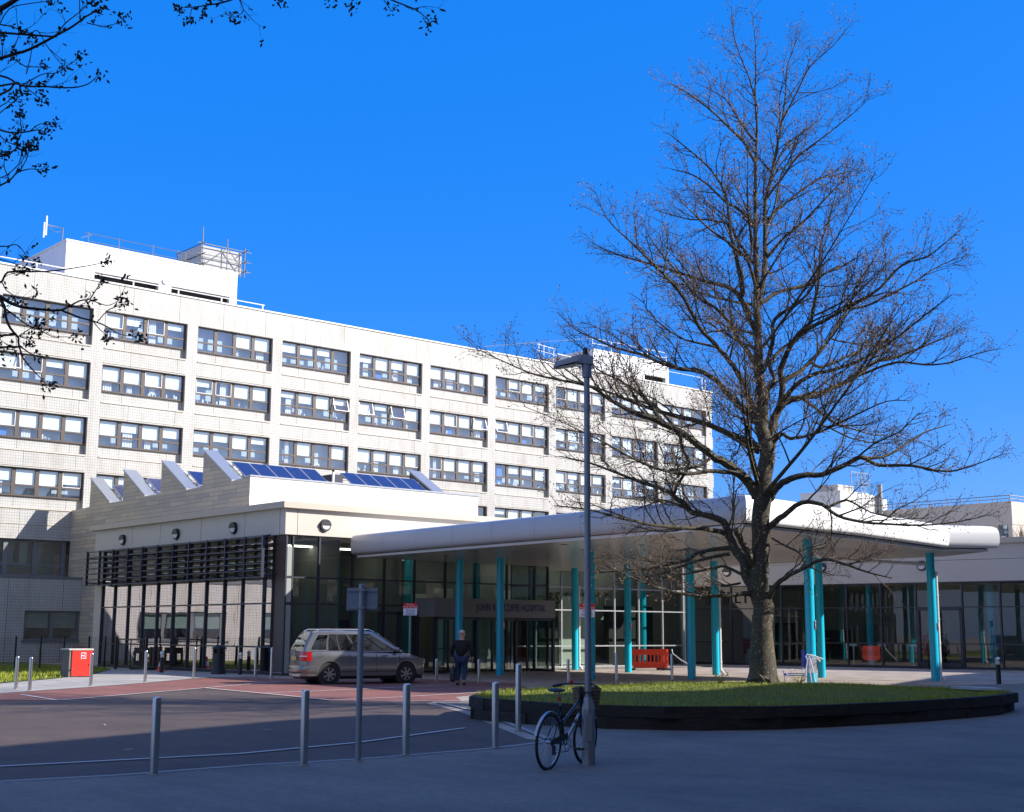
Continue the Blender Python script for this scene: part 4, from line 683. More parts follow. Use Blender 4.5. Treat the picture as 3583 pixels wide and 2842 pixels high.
for i,(x,y) in enumerate(COLS):
    c=MB().cyl(x,y,0,SZ,.16,24).build('column','turq',can,smooth='a')
    if i in (5,7,9):   # white downpipe on the right of the column
        d=MB(); px_,py_=x+.16,y-.14; d.tube([(px_,py_,.12),(px_,py_,4.0 if i!=9 else 4.15)],.05,8); d.tube([(px_,py_,.2),(px_+.06,py_-.05,.12),(px_+.1,py_-.1,.02)],.06,8)
        for z in (.5,1.4,2.3,3.2): d.tube([(px_,py_,z),(px_,py_,z+.05)],.065,8)
        d.build('downpipe','white',c)
    if i in (1,6,4,9):
        s=MB(); n=Vector((-.35,-.94,0)) ; t=Vector((.94,-.35,0)); cc=Vector((x,y,2.05))+(n*.6+t*.78).normalized()*.172; nn=(n*.6+t*.78).normalized(); tt=Vector((-nn.y,nn.x,0))
        s.obox(cc,tt,(0,0,1),nn,.09,.15,.006); so_=s.build('no_smoking_notice','signwhite',c); s=MB(); s.obox(cc+nn*.009-Vector((0,0,.08)),tt,(0,0,1),nn,.08,.055,.004); s.torus(cc+nn*.01+Vector((0,0,.07)),nn,.05,.008,14,5); s.build('notice_print','signred',so_)
dl=MB()
for x,y in ((33.8,44.6),(33.6,40.4),(35.2,44),(35,39.5),(33.3,35),(35.4,33.2),(38.8,33.4),(33.2,29.8),(38.6,29.6),(41.5,30),(43.5,34),(36,36.8),(41.6,39.5),(43.6,29.8)): dl.cyl(x,y,SZ-.012,SZ+.0,.13,16)
dl.build('downlight','darkframe',can)
gp_=MB(); gp_.tube([(42.2,30.6,SZ),(42.2,30.6,SZ-.18),(42.35,30.5,SZ-.3),(46.65,28.85,SZ-.42)],.07,8); gp_.build('rainwater_pipe','white',can,smooth='a')
# ================================================================ RIGHT WING
wg=thing('wing_building','single storey wing with shaded grey fascia above a long dark shopfront','building',(64,40,0))
W0=Vector((60.6,53.9)); W1=Vector((67.9,16.7)); wd=(W1-W0).normalized(); wn=Vector((-wd.y,wd.x))*-1
if wn.x>0: wn=-wn
def WP(s,o=0): q=W0+wd*s+wn*o; return (q.x,q.y)
def sat(y): return (W0.y-y)/(-wd.y)
ml=[sat(y) for y in (53.8,50.5,47.4,45.5,43.6,41.7,39.8,37.4,35.5,33.4,31.2,29,26.8,24.6,22.4,20)]
curtain(tuple(W0),tuple(W1),ml,[.1,1.28,3.15,4.42],.12,wg,'darkframe','glassfront',tuple(wn),bw=.08)
f=MB(); 
def wbox(s0,s1,o0,o1,z0,z1,mb): mb.hexa([(*WP(s0,o0),z0),(*WP(s1,o0),z0),(*WP(s1,o1),z0),(*WP(s0,o1),z0),(*WP(s0,o0),z1),(*WP(s1,o0),z1),(*WP(s1,o1),z1),(*WP(s0,o1),z1)])
S1=(W1-W0).length
wbox(0,S1,.15,-.3,4.45,5.55,f); wbox(0,S1,.12,-.3,5.57,6.35,f); fo2=f.build('fascia','fascia',wg)
f=MB(); wbox(-.2,S1,.28,-.5,6.35,6.62,f); f.build('coping','coping',wg)
f=MB(); wbox(0,S1,-.3,-16,6.2,6.3,f); f.build('roof','coping',wg)
f=MB(); wbox(0,S1,.05,-.1,0,.1,f); f.build('plinth','darkframe',wg)
f=MB(); wbox(-.5,S1,-7,-7.2,0,4.6,f); f.build('interior_wall','beige',wg)
f=MB(); wbox(0,S1,-.2,-7,.02,.05,f); f.build('interior_floor','intfloor',wg)
f=MB(); wbox(0,S1,-.2,-7,4.5,4.52,f); f.build('interior_ceiling','intceil',wg)
for y,z_ in ((50.64,5.24),(44.87,5.38),(39.34,5.3)): q=WP(sat(y),.16); bulkhead((q[0],q[1],z_),(wn.x,wn.y,0),fo2)
# double door in the wing
f=MB(); a,b=sat(39.75),sat(37.45)
for s in (a+.04,(a+b)/2,b-.04): wbox(s-.07,s+.07,.05,.12,.1,3.12,f)
wbox(a,b,.05,.12,2.98,3.12,f); wbox(a,b,.05,.12,.1,.32,f); dr=f.build('shop_door','darkframe',wg)
f=MB(); q=WP((a+b)/2+.2,.2); f.tube([(*WP((a+b)/2+.2,.1),1.3),(*WP((a+b)/2+.2,.22),1.35),(*WP((a+b)/2+.2,.22),1.75),(*WP((a+b)/2+.2,.1),1.8)],.02,6); f.build('handle','darkframe',dr)
for s0,txt,sz in ((3.2,'SIMPLY',.95),(20.75,'M&S',.95)):
    q=WP(s0,.02); text(txt,sz,(q[0],q[1],3.75),(wd.x,wd.y,0),(0,0,1),'letter',wg,scx=.95)
f=MB()
for y,w_,z0,z1 in ((50.5,1.6,.1,2.4),(47.0,1.4,.1,2.0),(41.0,1.0,.1,1.2),(33,2.2,.1,2.6)): s=sat(y); wbox(s,s+w_,-4.5,-5.2,z0,z1,f)
f.build('interior_counter','dark',wg)
f=MB()
for y in (36.3,34.3,39.0,33.0): 
    q=WP(sat(y),-.9); 
    f.torus((q[0],q[1],2.35),(wn.x,wn.y,0),.62,.03,28,5); f.torus((q[0]+.1,q[1],1.1),(wn.x,wn.y,0),.6,.03,28,5)
f.build('window_graphic','beige',wg)
f=MB()
for y in (48.9,46.2,43.9,42.3,40.6):
    q=WP(sat(y),-1.4); f.cyl(q[0],q[1],.05,1.1,.03,8); f.obox((q[0],q[1],1.2),(wd.x,wd.y,0),(0,0,1),(wn.x,wn.y,0),.22,.09,.02); f.obox((q[0],q[1],.08),(1,0,0),(0,1,0),(0,0,1),.3,.25,.03)
f.build('display_stand','signwhite',wg)
f=MB(); q=WP(sat(43.0),-1.6); f.cyl(q[0],q[1],.05,4.4,.2,16); q=WP(sat(49.0),-1.6); f.cyl(q[0],q[1],.05,4.4,.2,16); q=WP(sat(36.5),-1.6); f.cyl(q[0],q[1],.05,4.4,.2,16); f.build('interior_column','turq',wg,smooth='a')
# clothing rails glimpsed in the shop
def rail(name,label,c,ln,cat='clothes rail'):
    t=thing(name,label,cat,(c[0],c[1],0),'clothes rails in the shop'); r=MB(); rr=random.Random(int(c[1]*10))
    r.bar((c[0],c[1]-ln/2,1.5),(c[0],c[1]+ln/2,1.5),.04); r.bar((c[0],c[1]-ln/2,0),(c[0],c[1]-ln/2,1.5),.04); r.bar((c[0],c[1]+ln/2,0),(c[0],c[1]+ln/2,1.5),.04); r.build('frame','steel',t)
    g=MB(); y=c[1]-ln/2+.1
    while y<c[1]+ln/2-.05: h=rr.uniform(.5,.9); g.obox((c[0],y,1.45-h/2),(1,.3*rr.random(),0),(0,0,1),(0,1,0),.22,h/2,.02); y+=.11
    g.build('garments','cloth',t)
q=WP(sat(49.8),-1.6); rail('clothes_rail','long rail of red clothes behind the glass left of the tree trunk',q,1.8)
q=WP(sat(46.3),-2.2); rail('clothes_rail','rail of red clothes behind the glass right of the tree trunk',q,1.5)
# ================================================================ DISTANT BUILDINGS ON THE RIGHT
rb=thing('rear_block','grey plank clad upper block with roof rail above the right wing','building',(85,48,0))
b=MB(); b.box(79.6,42.9,8.6,110,52.3,10.05); b.box(79.61,43.0,0,110,52.2,6.6); b.box(79.62,42.93,6.6,82.0,43.2,8.6)
for y in (43.9,46.2,48.5,50.8): b.box(79.61,y,6.6,79.8,y+.35,8.6)
b.build('wall','fascia',rb)
b=MB()
for y0,y1 in ((42.9,43.9),(44.25,46.2),(46.55,48.5),(48.85,50.8),(51.15,52.3)): b.box(79.75,y0,6.6,79.78,y1,8.6)
b.box(82,43.0,6.6,110,43.05,8.6); b.build('window','glassw',rb)
MB().box(81,44,6.5,109,51,8.7).build('room','roomback',rb)
b=MB(); b.tube([(79.8,52.2,10.45),(79.8,43.1,10.45),(110,43.1,10.45)],.03,5); b.tube([(79.8,52.2,10.25),(79.8,43.1,10.25),(110,43.1,10.25)],.025,5)
for i in range(9): b.bar((79.8,43.1+i*1.13,10.0),(79.8,43.1+i*1.13,10.45),.03)
b.build('roof_rail','galv',rb)
pb=thing('plant_house','white rooftop plant house with flue and caged ladder beyond the canopy','plant house',(77,54,0))
b=MB(); b.box(75,52.4,6,79.8,55.6,11.05); b.box(75.0-.03,52.37,11.05,78.2,55.7,11.12); b.build('wall','white',pb)
b=MB(); b.box(75.6,53,11.12,77.4,54.6,11.6); b.build('roof_unit','fascia',pb)
b=MB(); b.cyl(79.3,52.2,9.4,11.8,.17,12); b.build('flue','galv',pb,smooth='a'); b=MB(); b.box(79.8,52.6,9.9,80.7,54.5,10.9); b.build('side_unit','white',pb)
b=MB()
for x in (77.1,77.55): b.bar((x,52.2,8),(x,52.2,12.5),.035)
for i in range(14): b.bar((77.1,52.2,8.2+i*.3),(77.55,52.2,8.2+i*.3),.025)
for x in (76.6,77.3,78.0,78.7): b.bar((x,52.6,11.1),(x,52.6,12.5),.035)
for z in (11.8,12.5): b.bar((76.6,52.6,z),(78.7,52.6,z),.035); b.bar((78.7,52.6,z),(78.7,54.2,z),.035)
b.build('ladder_cage','galv',pb)
pt=MB(); rr=random.Random(5); pl_=thing('climbing_shrub','bare climbing shrub beside the corner of the rear plank clad block','shrub',(80,42.3,6.3))
for i in range(90):
    a=rr.uniform(-1,1); z=6.3+rr.random()*.3; p=Vector((80+a*.3,42.3+rr.uniform(-.3,.3),z)); pts=[p]
    for k in range(4): p=p+Vector((rr.uniform(-.3,.3)+a*.12,rr.uniform(-.2,.2),rr.uniform(.2,.65))); pts.append(p)
    pt.tube(pts,[.03,.025,.02,.012,.006],3)
pt.build('stem','twig',pl_)
# ================================================================ SOLAR ARRAYS
def solar_array(label,x,y0,z0,y1,z1,n):
    d=Vector((0,y1-y0,z1-z0)).normalized(); nrm=Vector((1,0,0)).cross(d); b0=Vector((x,y0,z0))+d*.28+nrm*.22
    t=thing('solar_array',label,'solar panels',tuple(b0),'solar panel arrays on the sawtooth roof')
    r=MB(); 
    for s in (.35,1.3): r.bar(b0+d*s-nrm*.04-Vector((.1,0,0)),b0+d*s-nrm*.04+Vector((n*1.0+.1,0,0)),.05)
    for i in range(n+1): r.bar(b0+d*.2+Vector((i*.99,0,0))-nrm*.2,b0+d*.2+Vector((i*.99,0,0)),.05); r.bar(b0+d*1.4+Vector((i*.99,0,0))-nrm*.2,b0+d*1.4+Vector((i*.99,0,0)),.05)
    r.build('support_rail','galv',t)
    for i in range(n):
        p=b0+Vector((i*1.0,0,0)); W_,H_=.97,1.62; fr=MB(); X=Vector((1,0,0))
        fr.obox(p+X*(W_/2)+d*(H_/2),X,d,nrm,W_/2,H_/2,.02); f_=fr.build('solar_panel','lightframe',t)
        q=MB(); e=.03; a=p+X*e+d*e+nrm*.023; q.quad(a,a+X*(W_-2*e),a+X*(W_-2*e)+d*(H_-2*e),a+d*(H_-2*e)); o=q.build('cells','solar',f_)
        uv=o.data.uv_layers.new(name='UVMap'); 
        for li,c in enumerate(((0,0),(1,0),(1,1),(0,1))): uv.data[li].uv=c
solar_array('five blue solar panels at the left end of the front sawtooth roof',34.0,58.45,8.98,61.35,10.76,5)
solar_array('five blue solar panels at the right end of the front sawtooth roof',40.5,58.45,8.98,61.35,10.76,5)
solar_array('blue solar panels behind the tallest tooth, second row of the sawtooth roof',34.0,63.05,8.9,65.85,10.62,5)
solar_array('pale reflecting solar panels on the third tooth of the sawtooth roof',34.0,67.7,8.91,70.35,10.53,5)
solar_array('solar panels on the rearmost tooth next to the hospital block',34.0,72.0,8.84,74.6,10.43,5)
# ================================================================ BUILDING BEHIND THE VIEWER that shades the footway
ob=thing('opposite_building','tall brown brick building on the near side that shades the footway','building',(40,-10,0))
pe=[(-30,-14),(-4.2,-5.7),(23.7,3.2),(30.6,6.0),(33.4,6.5),(33.9,1.2),(40.9,2.9),(55.7,9.0),(68.8,14.4),(85,18.7),(95,-10),(40,-40),(-25,-45)]
MB().prism(pe,0,14).build('wall','shadeb',ob); MB().prism([(x*1.002,y*1.002) for x,y in pe],14,14.2).build('parapet','coping',ob)
wi=MB()
for a,b in zip(pe[:9],pe[1:9]):
    a=Vector((*a,0)); b=Vector((*b,0)); d=(b-a).normalized(); L_=(b-a).length; n=Vector((-d.y,d.x,0)); s=1.2
    while s<L_-1.6:
        for z in (1.6,4.9,8.2,11.2): wi.obox(a+d*(s+.6)+n*.03+Vector((0,0,z)),d,(0,0,1),n,.6,.8,.03)
        s+=2.6
wi.build('window','glassw',ob)
# ================================================================ BOLLARDS
BO=[((16.26,41.02),.98,'steel bollard at the far left edge of the photo on the pale pavement'),((16.2,39.83),.98,'steel bollard second from the left, nearer the kerb than its neighbour'),
((19.11,42.1),1.04,'steel bollard standing in front of the red cabinet'),((22.02,44.18),1.08,'steel bollard between the red cabinet and the black bin, nearer the cabinet'),
((25.3,46.8),1.14,'steel bollard just left of the black bin'),((28.3,47.4),1.14,'steel bollard just right of the black bin by the building corner'),((27.35,44.65),1.16,'steel bollard just left of the parked silver car'),
((8.01,15.72),.95,'large steel bollard nearest the left of the footway edge'),((10.08,15.58),.99,'large steel bollard on the footway edge left of the blank sign post'),((12.0,15.9),1.02,'large steel bollard on the footway edge right of the blank sign post'),
((13.84,16.08),1.0,'large steel bollard at the right end of the footway edge row'),((16.52,18.56),1.2,'tall steel bollard close to the left end of the timber bed wall'),
((31.0,39.3),.8,'small steel bollard in the canopy shade just right of the silver car'),((31.58,37.61),.8,'small steel bollard in the canopy shade right of the walking man'),
((33.2,34.7),.85,'steel bollard partly hidden by the bed, left of the lamp post handlebars'),((35.69,34.79),1.05,'sunlit steel bollard right of the lamp post behind the grass'),((38.49,34.63),1.0,'sunlit steel bollard right of the red barrier behind the grass')]
b0=None
def bollard(loc,h,label):
    global b0
    t=thing('bollard',label,'bollard',(*loc,0),'stainless steel bollards')
    MB().tube([(*loc,0),(*loc,h-.03),(*loc,h-.012),(*loc,h)],[.054,.054,.052,.044],20).build('post','steel',t,smooth='a'); MB().cyl(loc[0],loc[1],.0,.025,.075,20).build('base_collar','kerb',t); return t
for i,(l,h,lab) in enumerate(BO): bollard(l,h,lab)
# black lighting bollards
def lbollard(loc,h,label):
    t=thing('lighting_bollard',label,'lighting bollard',(*loc,0),'black lighting bollards')
    MB().cyl(*loc,0,h-.30,.085,18).build('post','black',t,smooth='a'); MB().cyl(*loc,h-.30,h-.13,.07,18).build('lamp_lens','lens',t,smooth='a')
    m=MB(); m.dome((loc[0],loc[1],h-.13),.1,18,6); m.cyl(*loc,h-.15,h-.13,.1,18); 
    for a in range(4): an_=a*math.pi/2+.4; m.cyl(loc[0]+.075*math.cos(an_),loc[1]+.075*math.sin(an_),h-.3,h-.14,.009,6)
    m.build('cap','steel',t,smooth='a')
lbollard((27.6,53.9),.95,'black lighting bollard beside the gate in front of the cafe side glass')
lbollard((45.9,25.6),1.0,'black lighting bollard with steel dome at the far right')
lbollard((28.9,49.6),.95,'black lighting bollard against the cafe glass right of the bin')
# ================================================================ LITTER BIN
bn=thing('litter_bin','black round litter bin with hooded top beside the cafe side glass','litter bin',(28.55,50.75,0))
x,y=28.55,50.75
MB().tube([(x,y,0),(x,y,.3),(x,y,.32),(x,y,.85)],[.31,.29,.265,.265],24).build('body','black',bn,smooth='a')
m=MB(); 
for a in range(6): an_=a*math.pi/3; m.obox((x+.24*math.cos(an_),y+.24*math.sin(an_),.95),(math.cos(an_),math.sin(an_),0),(-math.sin(an_),math.cos(an_),0),(0,0,1),.03,.05,.11)
m.tube([(x,y,1.04),(x,y,1.08),(x,y,1.16),(x,y,1.2)],[.31,.31,.2,.08],24); m.build('hood','black',bn); MB().cyl(x,y,.8,1.04,.18,16).build('opening','dark',bn)
m=MB(); m.obox((x+.1,y-.31,.98),(1,0,0),(0,1,0),(0,0,1),.05,.02,.02); m.obox((x-.31,y-.0,.98),(0,1,0),(1,0,0),(0,0,1),.05,.02,.02); m.build('latch','wood',bn)
# ================================================================ RED CABINET
rc=thing('red_cabinet','bright red metal cabinet with brick side on the grass edge','cabinet',(21.9,50.2,0))
MB().box(21.9,50.26,0,22.80,50.95,1.02).build('brick_base','brickwork',rc); MB().box(21.86,50.2,1.02,22.84,51.0,1.08).build('cap','stone',rc)
d=MB().box(22.0,50.21,.06,22.80,50.26,1.0).build('door','red',rc); m=MB(); m.box(22.12+.22,50.195,.70,22.54,50.207,.93); n_=m.build('notice','signwhite',d); m=MB(); m.box(22.36,50.19,.72,22.45,50.194,.80); m.box(22.47,50.19,.72,22.52,50.194,.91); m.box(22.36,50.19,.83,22.45,50.194,.91); m.build('notice_print','signred',n_)
m=MB(); m.box(22.66,50.19,.42,22.69,50.21,.52); m.build('handle','darkframe',d); m=MB(); m.cyl(22.0,50.18,.3,.36,.02,8); m.build('hinge','steel',d)
# ================================================================ FENCE AND GATE
fe=thing('mesh_fence','dark green wire mesh fence on black posts across the grass','fence',(25,61,0))
m=MB(); 
for x in (18,19.5,21.2,22.9,24.05,25.2,26.3,27.5,28.3): MB().bar((x,61,0),(x,61,1.5),.07).build('post','black',fe)
m=MB(); x=17
while x<28.3: m.box(x,60.995,.08,x+.006,61.001,1.45); x+=.10
z=.1
while z<1.5: m.box(17,60.99,z,28.3,60.994,z+.006); z+=.12
y=56.8
while y<61: m.box(28.3,y,.08,28.306,y+.006,1.45) if not 56.9<y<59.7 else None; y+=.1
m.build('wire_mesh','black',fe)
ga=thing('fence_gate','black steel framed mesh gate beside the lighting bollard','gate',(28.3,58.3,0))
MB().bar((28.3,59.8,0),(28.3,59.8,1.5),.11).build('post','black',ga); MB().bar((28.3,56.8,0),(28.3,56.8,1.5),.11).build('post','black',ga)
m=MB(); m.bar((28.28,59.65,1.38),(28.28,56.95,1.38),.06); m.bar((28.28,59.65,.12),(28.28,56.95,.12),.06); m.bar((28.28,59.6,.12),(28.28,59.6,1.4),.06); m.bar((28.28,57.0,.12),(28.28,57.0,1.4),.06); m.bar((28.28,58.3,.12),(28.28,58.3,1.4),.04); m.build('frame','black',ga)
m=MB(); y=57.1
while y<59.6: m.bar((28.28,y,.12),(28.28,y,1.38),.006); y+=.1
z=.25
while z<1.35: m.bar((28.28,57,z),(28.28,59.6,z),.006); z+=.12
m.build('wire_mesh','black',ga)
# ================================================================ PLASTIC BARRIERS
def barrier(label,c,ang,L_,mat,grp='plastic pedestrian barriers',style=0):
    t=thing('plastic_barrier',label,'barrier',(c[0],c[1],0),grp); d=Vector((math.cos(ang),math.sin(ang),0)); n=Vector((-d.y,d.x,0)); c=Vector((*c,0)); m=MB()
    U=Vector((0,0,1)); h=1.0
    m.obox(c+U*.91,d,n,U,L_/2,.035,.09); m.obox(c+U*.30,d,n,U,L_/2,.035,.10)
    k=10 if style==0 else 4; wv=(.075 if style==0 else .12)
    for i in range(k): s=-L_/2+.04+(L_-.08)*i/(k-1); m.obox(c+d*s+U*.6,d,n,U,wv/2,.03,.24)
    m.obox(c+U*.78,d,n,U,L_/2-.03,.018,.05) 
    if style==0: m.obox(c+U*.16,d,n,U,L_/2-.12,.03,.05)
    m.build('panel',mat,t)
    for s in (-L_*.42,L_*.42): MB().obox(c+d*s+U*.05,n,d,U,.26,.07,.05).build('foot','black',t)
    m=MB()
    m.obox(c+d*(L_/2+.03)+U*.75,d,n,U,.05,.04,.10); m.obox(c+d*(L_/2+.03)+U*.42,d,n,U,.05,.04,.08); m.build('connector',mat,t)
barrier('orange red plastic barrier standing behind the turquoise column near the shop glass',(48.6,45.2),math.atan2(-1.4,1.1),1.72,'redp')
barrier('orange red plastic barrier folded back at the right end of the red barrier row',(49.6,45.1),math.atan2(.9,.55),1.1,'redp')
barrier('black plastic barrier with large openings just behind the mesh gate',(28.95,58.4),math.pi/2,1.7,'black',style=1)
barrier('faded orange plastic barrier half hidden behind the red cabinet and fence',(27.75,62.6),0,.75,'fadedo')
t=thing('barrier_tape','loose red and white tape hanging off the folded red barrier','tape',(49.4,44.2,0))
m=MB(); m.tube([(49.25,44.3,1.0),(49.2,44.2,.8),(49.45,43.9,.5),(49.7,43.6,.28),(50.0,43.4,.1)],.03,4); m.build('tape_strip','signwhite',t)
cn=thing('traffic_cone','small red and white traffic cone beside the mesh gate','traffic cone',(28.6,55.9,0))
MB().tube([(28.6,55.9,.04),(28.6,55.9,.22),],[.17,.12],16).build('cone_body','redp',cn); MB().tube([(28.6,55.9,.22),(28.6,55.9,.42)],[.12,.075],16).build('reflective_band','signwhite',cn); MB().tube([(28.6,55.9,.42),(28.6,55.9,.62)],[.075,.03],16).build('cone_tip','redp',cn); MB().box(28.4,55.7,0,28.8,56.1,.04).build('base','redp',cn)
# ================================================================ SIGNS
def notice_sign(label,c,h0,h1,w_):
    t=thing('parking_sign',label,'sign',(c[0],c[1],0),'drop off notices'); C_=Vector((*c,0)); n=-Vector((c[0],c[1],0)).normalized(); r=Vector((-n.y,n.x,0)); U=Vector((0,0,1))
    MB().cyl(c[0]-n.x*.05,c[1]-n.y*.05,0,h1-.05,.035,12).build('post','galv',t)
    p=MB().obox(C_+U*((h0+h1)/2),r,U,n,w_/2,(h1-h0)/2,.008).build('plate','signwhite',t); hs=(h1-h0)*.42
    q=MB().obox(C_+U*(h1-hs/2)+n*.010,r,U,n,w_/2,hs/2,.003).build('header','signred',p)
    o0=Vector(WO[t.name])
    text('20 mins',.085,C_+U*(h1-hs*.28)+n*.016,r,U,'inkw',p,depth=.002); text('Drop Off Only',.085,C_+U*(h1-hs*.72)+n*.016,r,U,'inkw',p,depth=.002)
    text('Warning',.09,C_+U*(h1-hs-.06)+n*.012,r,U,'ink',p,depth=.002)
    for i,s in enumerate((.17,.20,.19)): MB().obox(C_+U*(h1-hs-.13-.045*i)+n*.0105,r,U,n,s,.007,.002).build('small_print','ink',p)
notice_sign('red and white drop off notice on a post behind the car bonnet',tuple((RT*(-3.69)+FW*50).to_2d()),2.36,2.80,.50)
notice_sign('red and white drop off notice half hidden behind the lamp post',tuple((RT*2.58+FW*46.5).to_2d()),2.28,2.74,.52)
bs_=thing('blank_sign','back of a grey rectangular sign on a steel post at the footway edge','sign',(10.93,15.55,0))
MB().tube([(10.93,15.55,0),(10.93,15.55,2.40),(10.93,15.55,2.41)],[.043,.043,.03],16).build('post','galv',bs_,smooth='a'); MB().cyl(10.93,15.55,0,.03,.07,16).build('base_collar','kerb',bs_)
c=Vector((10.93,15.55,0))+FW*.06; pl_=MB().obox(c+Vector((0,0,2.20)),RT,(0,0,1),FW,.215,.155,.006).build('plate','sheet',bs_); m=MB()
for z in (2.32,2.08): m.obox(c+Vector((0,0,z))-FW*.015,RT,(0,0,1),FW,.20,.014,.012); m.obox(c+Vector((0,0,z))-FW*.07,RT,(0,0,1),FW,.05,.012,.05)
m.build('channel','galv',pl_)
# ================================================================ LAMP POST
lx,ly=13.08,13.28
lp=thing('lamp_post','galvanised street lamp with flat LED head, a bicycle locked behind it','street lamp',(lx,ly,0))
m=MB(); m.tube([(lx,ly,0),(lx,ly,.74),(lx,ly,.90)],[.088,.088,.055],8); m.build('lower_shaft','galv',lp); m=MB(); m.tube([(lx,ly,.88),(lx,ly,5.35)],[.048,.041],20); m.build('upper_shaft','galv',lp,smooth='a')
dv=Vector((lx,ly,0)); m=MB(); m.obox(dv-FW*.088+Vector((0,0,.5)),RT,(0,0,1),FW,.045,.17,.008); m.build('access_door','galv',lp)
m=MB(); m.tube([(lx,ly,5.28),(lx,ly,5.50)],[.062,.075],16); m.build('head_socket','sheet',lp,smooth='a')
m=MB(); sec=[]
for s,w_,z0,z1 in ((-.09,.06,5.46,5.58),(.05,.09,5.47,5.60),(.14,.12,5.49,5.58),(.42,.13,5.42,5.49),(.46,.06,5.41,5.45)):
    p=dv-RT*s; sec.append([p-FW*w_+Vector((0,0,z0)),p+FW*w_+Vector((0,0,z0)),p+FW*w_*.8+Vector((0,0,z1)),p-FW*w_*.8+Vector((0,0,z1))])
m.rings(sec); hd=m.build('lamp_head','sheet',lp); m=MB(); p=dv-RT*.27; m.obox(p+Vector((0,0,5.435)),RT*-1+Vector((0,0,-.15)),FW,(0,0,1),.13,.09,.004); m.build('lamp_glass','lens',hd)
m=MB(); p=dv-RT*.02; m.cyl(p.x,p.y,5.6,5.68,.035,12); m.dome((p.x,p.y,5.68),.035,12,4); m.build('photocell','black',hd)
# ================================================================ WHEELCHAIR-LIKE TROLLEY
tc_=P(9.1,43.0); wc_=thing('transit_chair','white tubular hospital transit chair with a blue seat beside a turquoise column','wheelchair',(tc_.x,tc_.y,0))
def TP(u,d,h): v=tc_+RT*u+FW*d; return (v.x,v.y,h)
m=MB()
for dd in (-.25,.25):
    m.tube([TP(.02,dd,.06),TP(.06,dd,.62),TP(.12,dd,.98),TP(.22,dd,1.12),TP(.34,dd,1.08),TP(.52,dd,.90)],.018,8); m.tube([TP(.02,dd,.5),TP(-.5,dd,.5),TP(-.52,dd,.08)],.016,8)
    m.tube([TP(.36,dd,.06),TP(.30,dd,.60),TP(.18,dd,1.08)],.016,8); m.tube([TP(-.52,dd,.45),TP(-.55,dd,.62)],.014,6)
m.tube([TP(.34,-.25,1.08),TP(.62,-.25,.98),TP(.62,.25,.98),TP(.34,.25,1.08)],.018,8); m.tube([TP(.02,-.25,.06),TP(.02,.25,.06)],.014,6); m.tube([TP(-.52,-.25,.1),TP(-.52,.25,.1)],.014,6); m.build('tube_frame','white',wc_,smooth='a')
MB().obox(Vector(TP(-.22,0,.5)),RT,FW,(0,0,1),.30,.23,.035).build('seat','blueseat',wc_); MB().obox(Vector(TP(.05,0,.98)),FW,(0,0,1),RT,.2,.27,.02).build('backrest','blueseat',wc_)
MB().obox(Vector(TP(.30,-.05,.78)),RT,(0,0,1),FW,.12,.22,.12).build('equipment_box','white',wc_)
m=MB()
for u in (-.5,.03,.38):
    for dd in (-.25,.25): m.tube([Vector(TP(u,dd,.05))-FW*.015,Vector(TP(u,dd,.05))+FW*.015],.05,14)
m.build('castor','rubber',wc_)
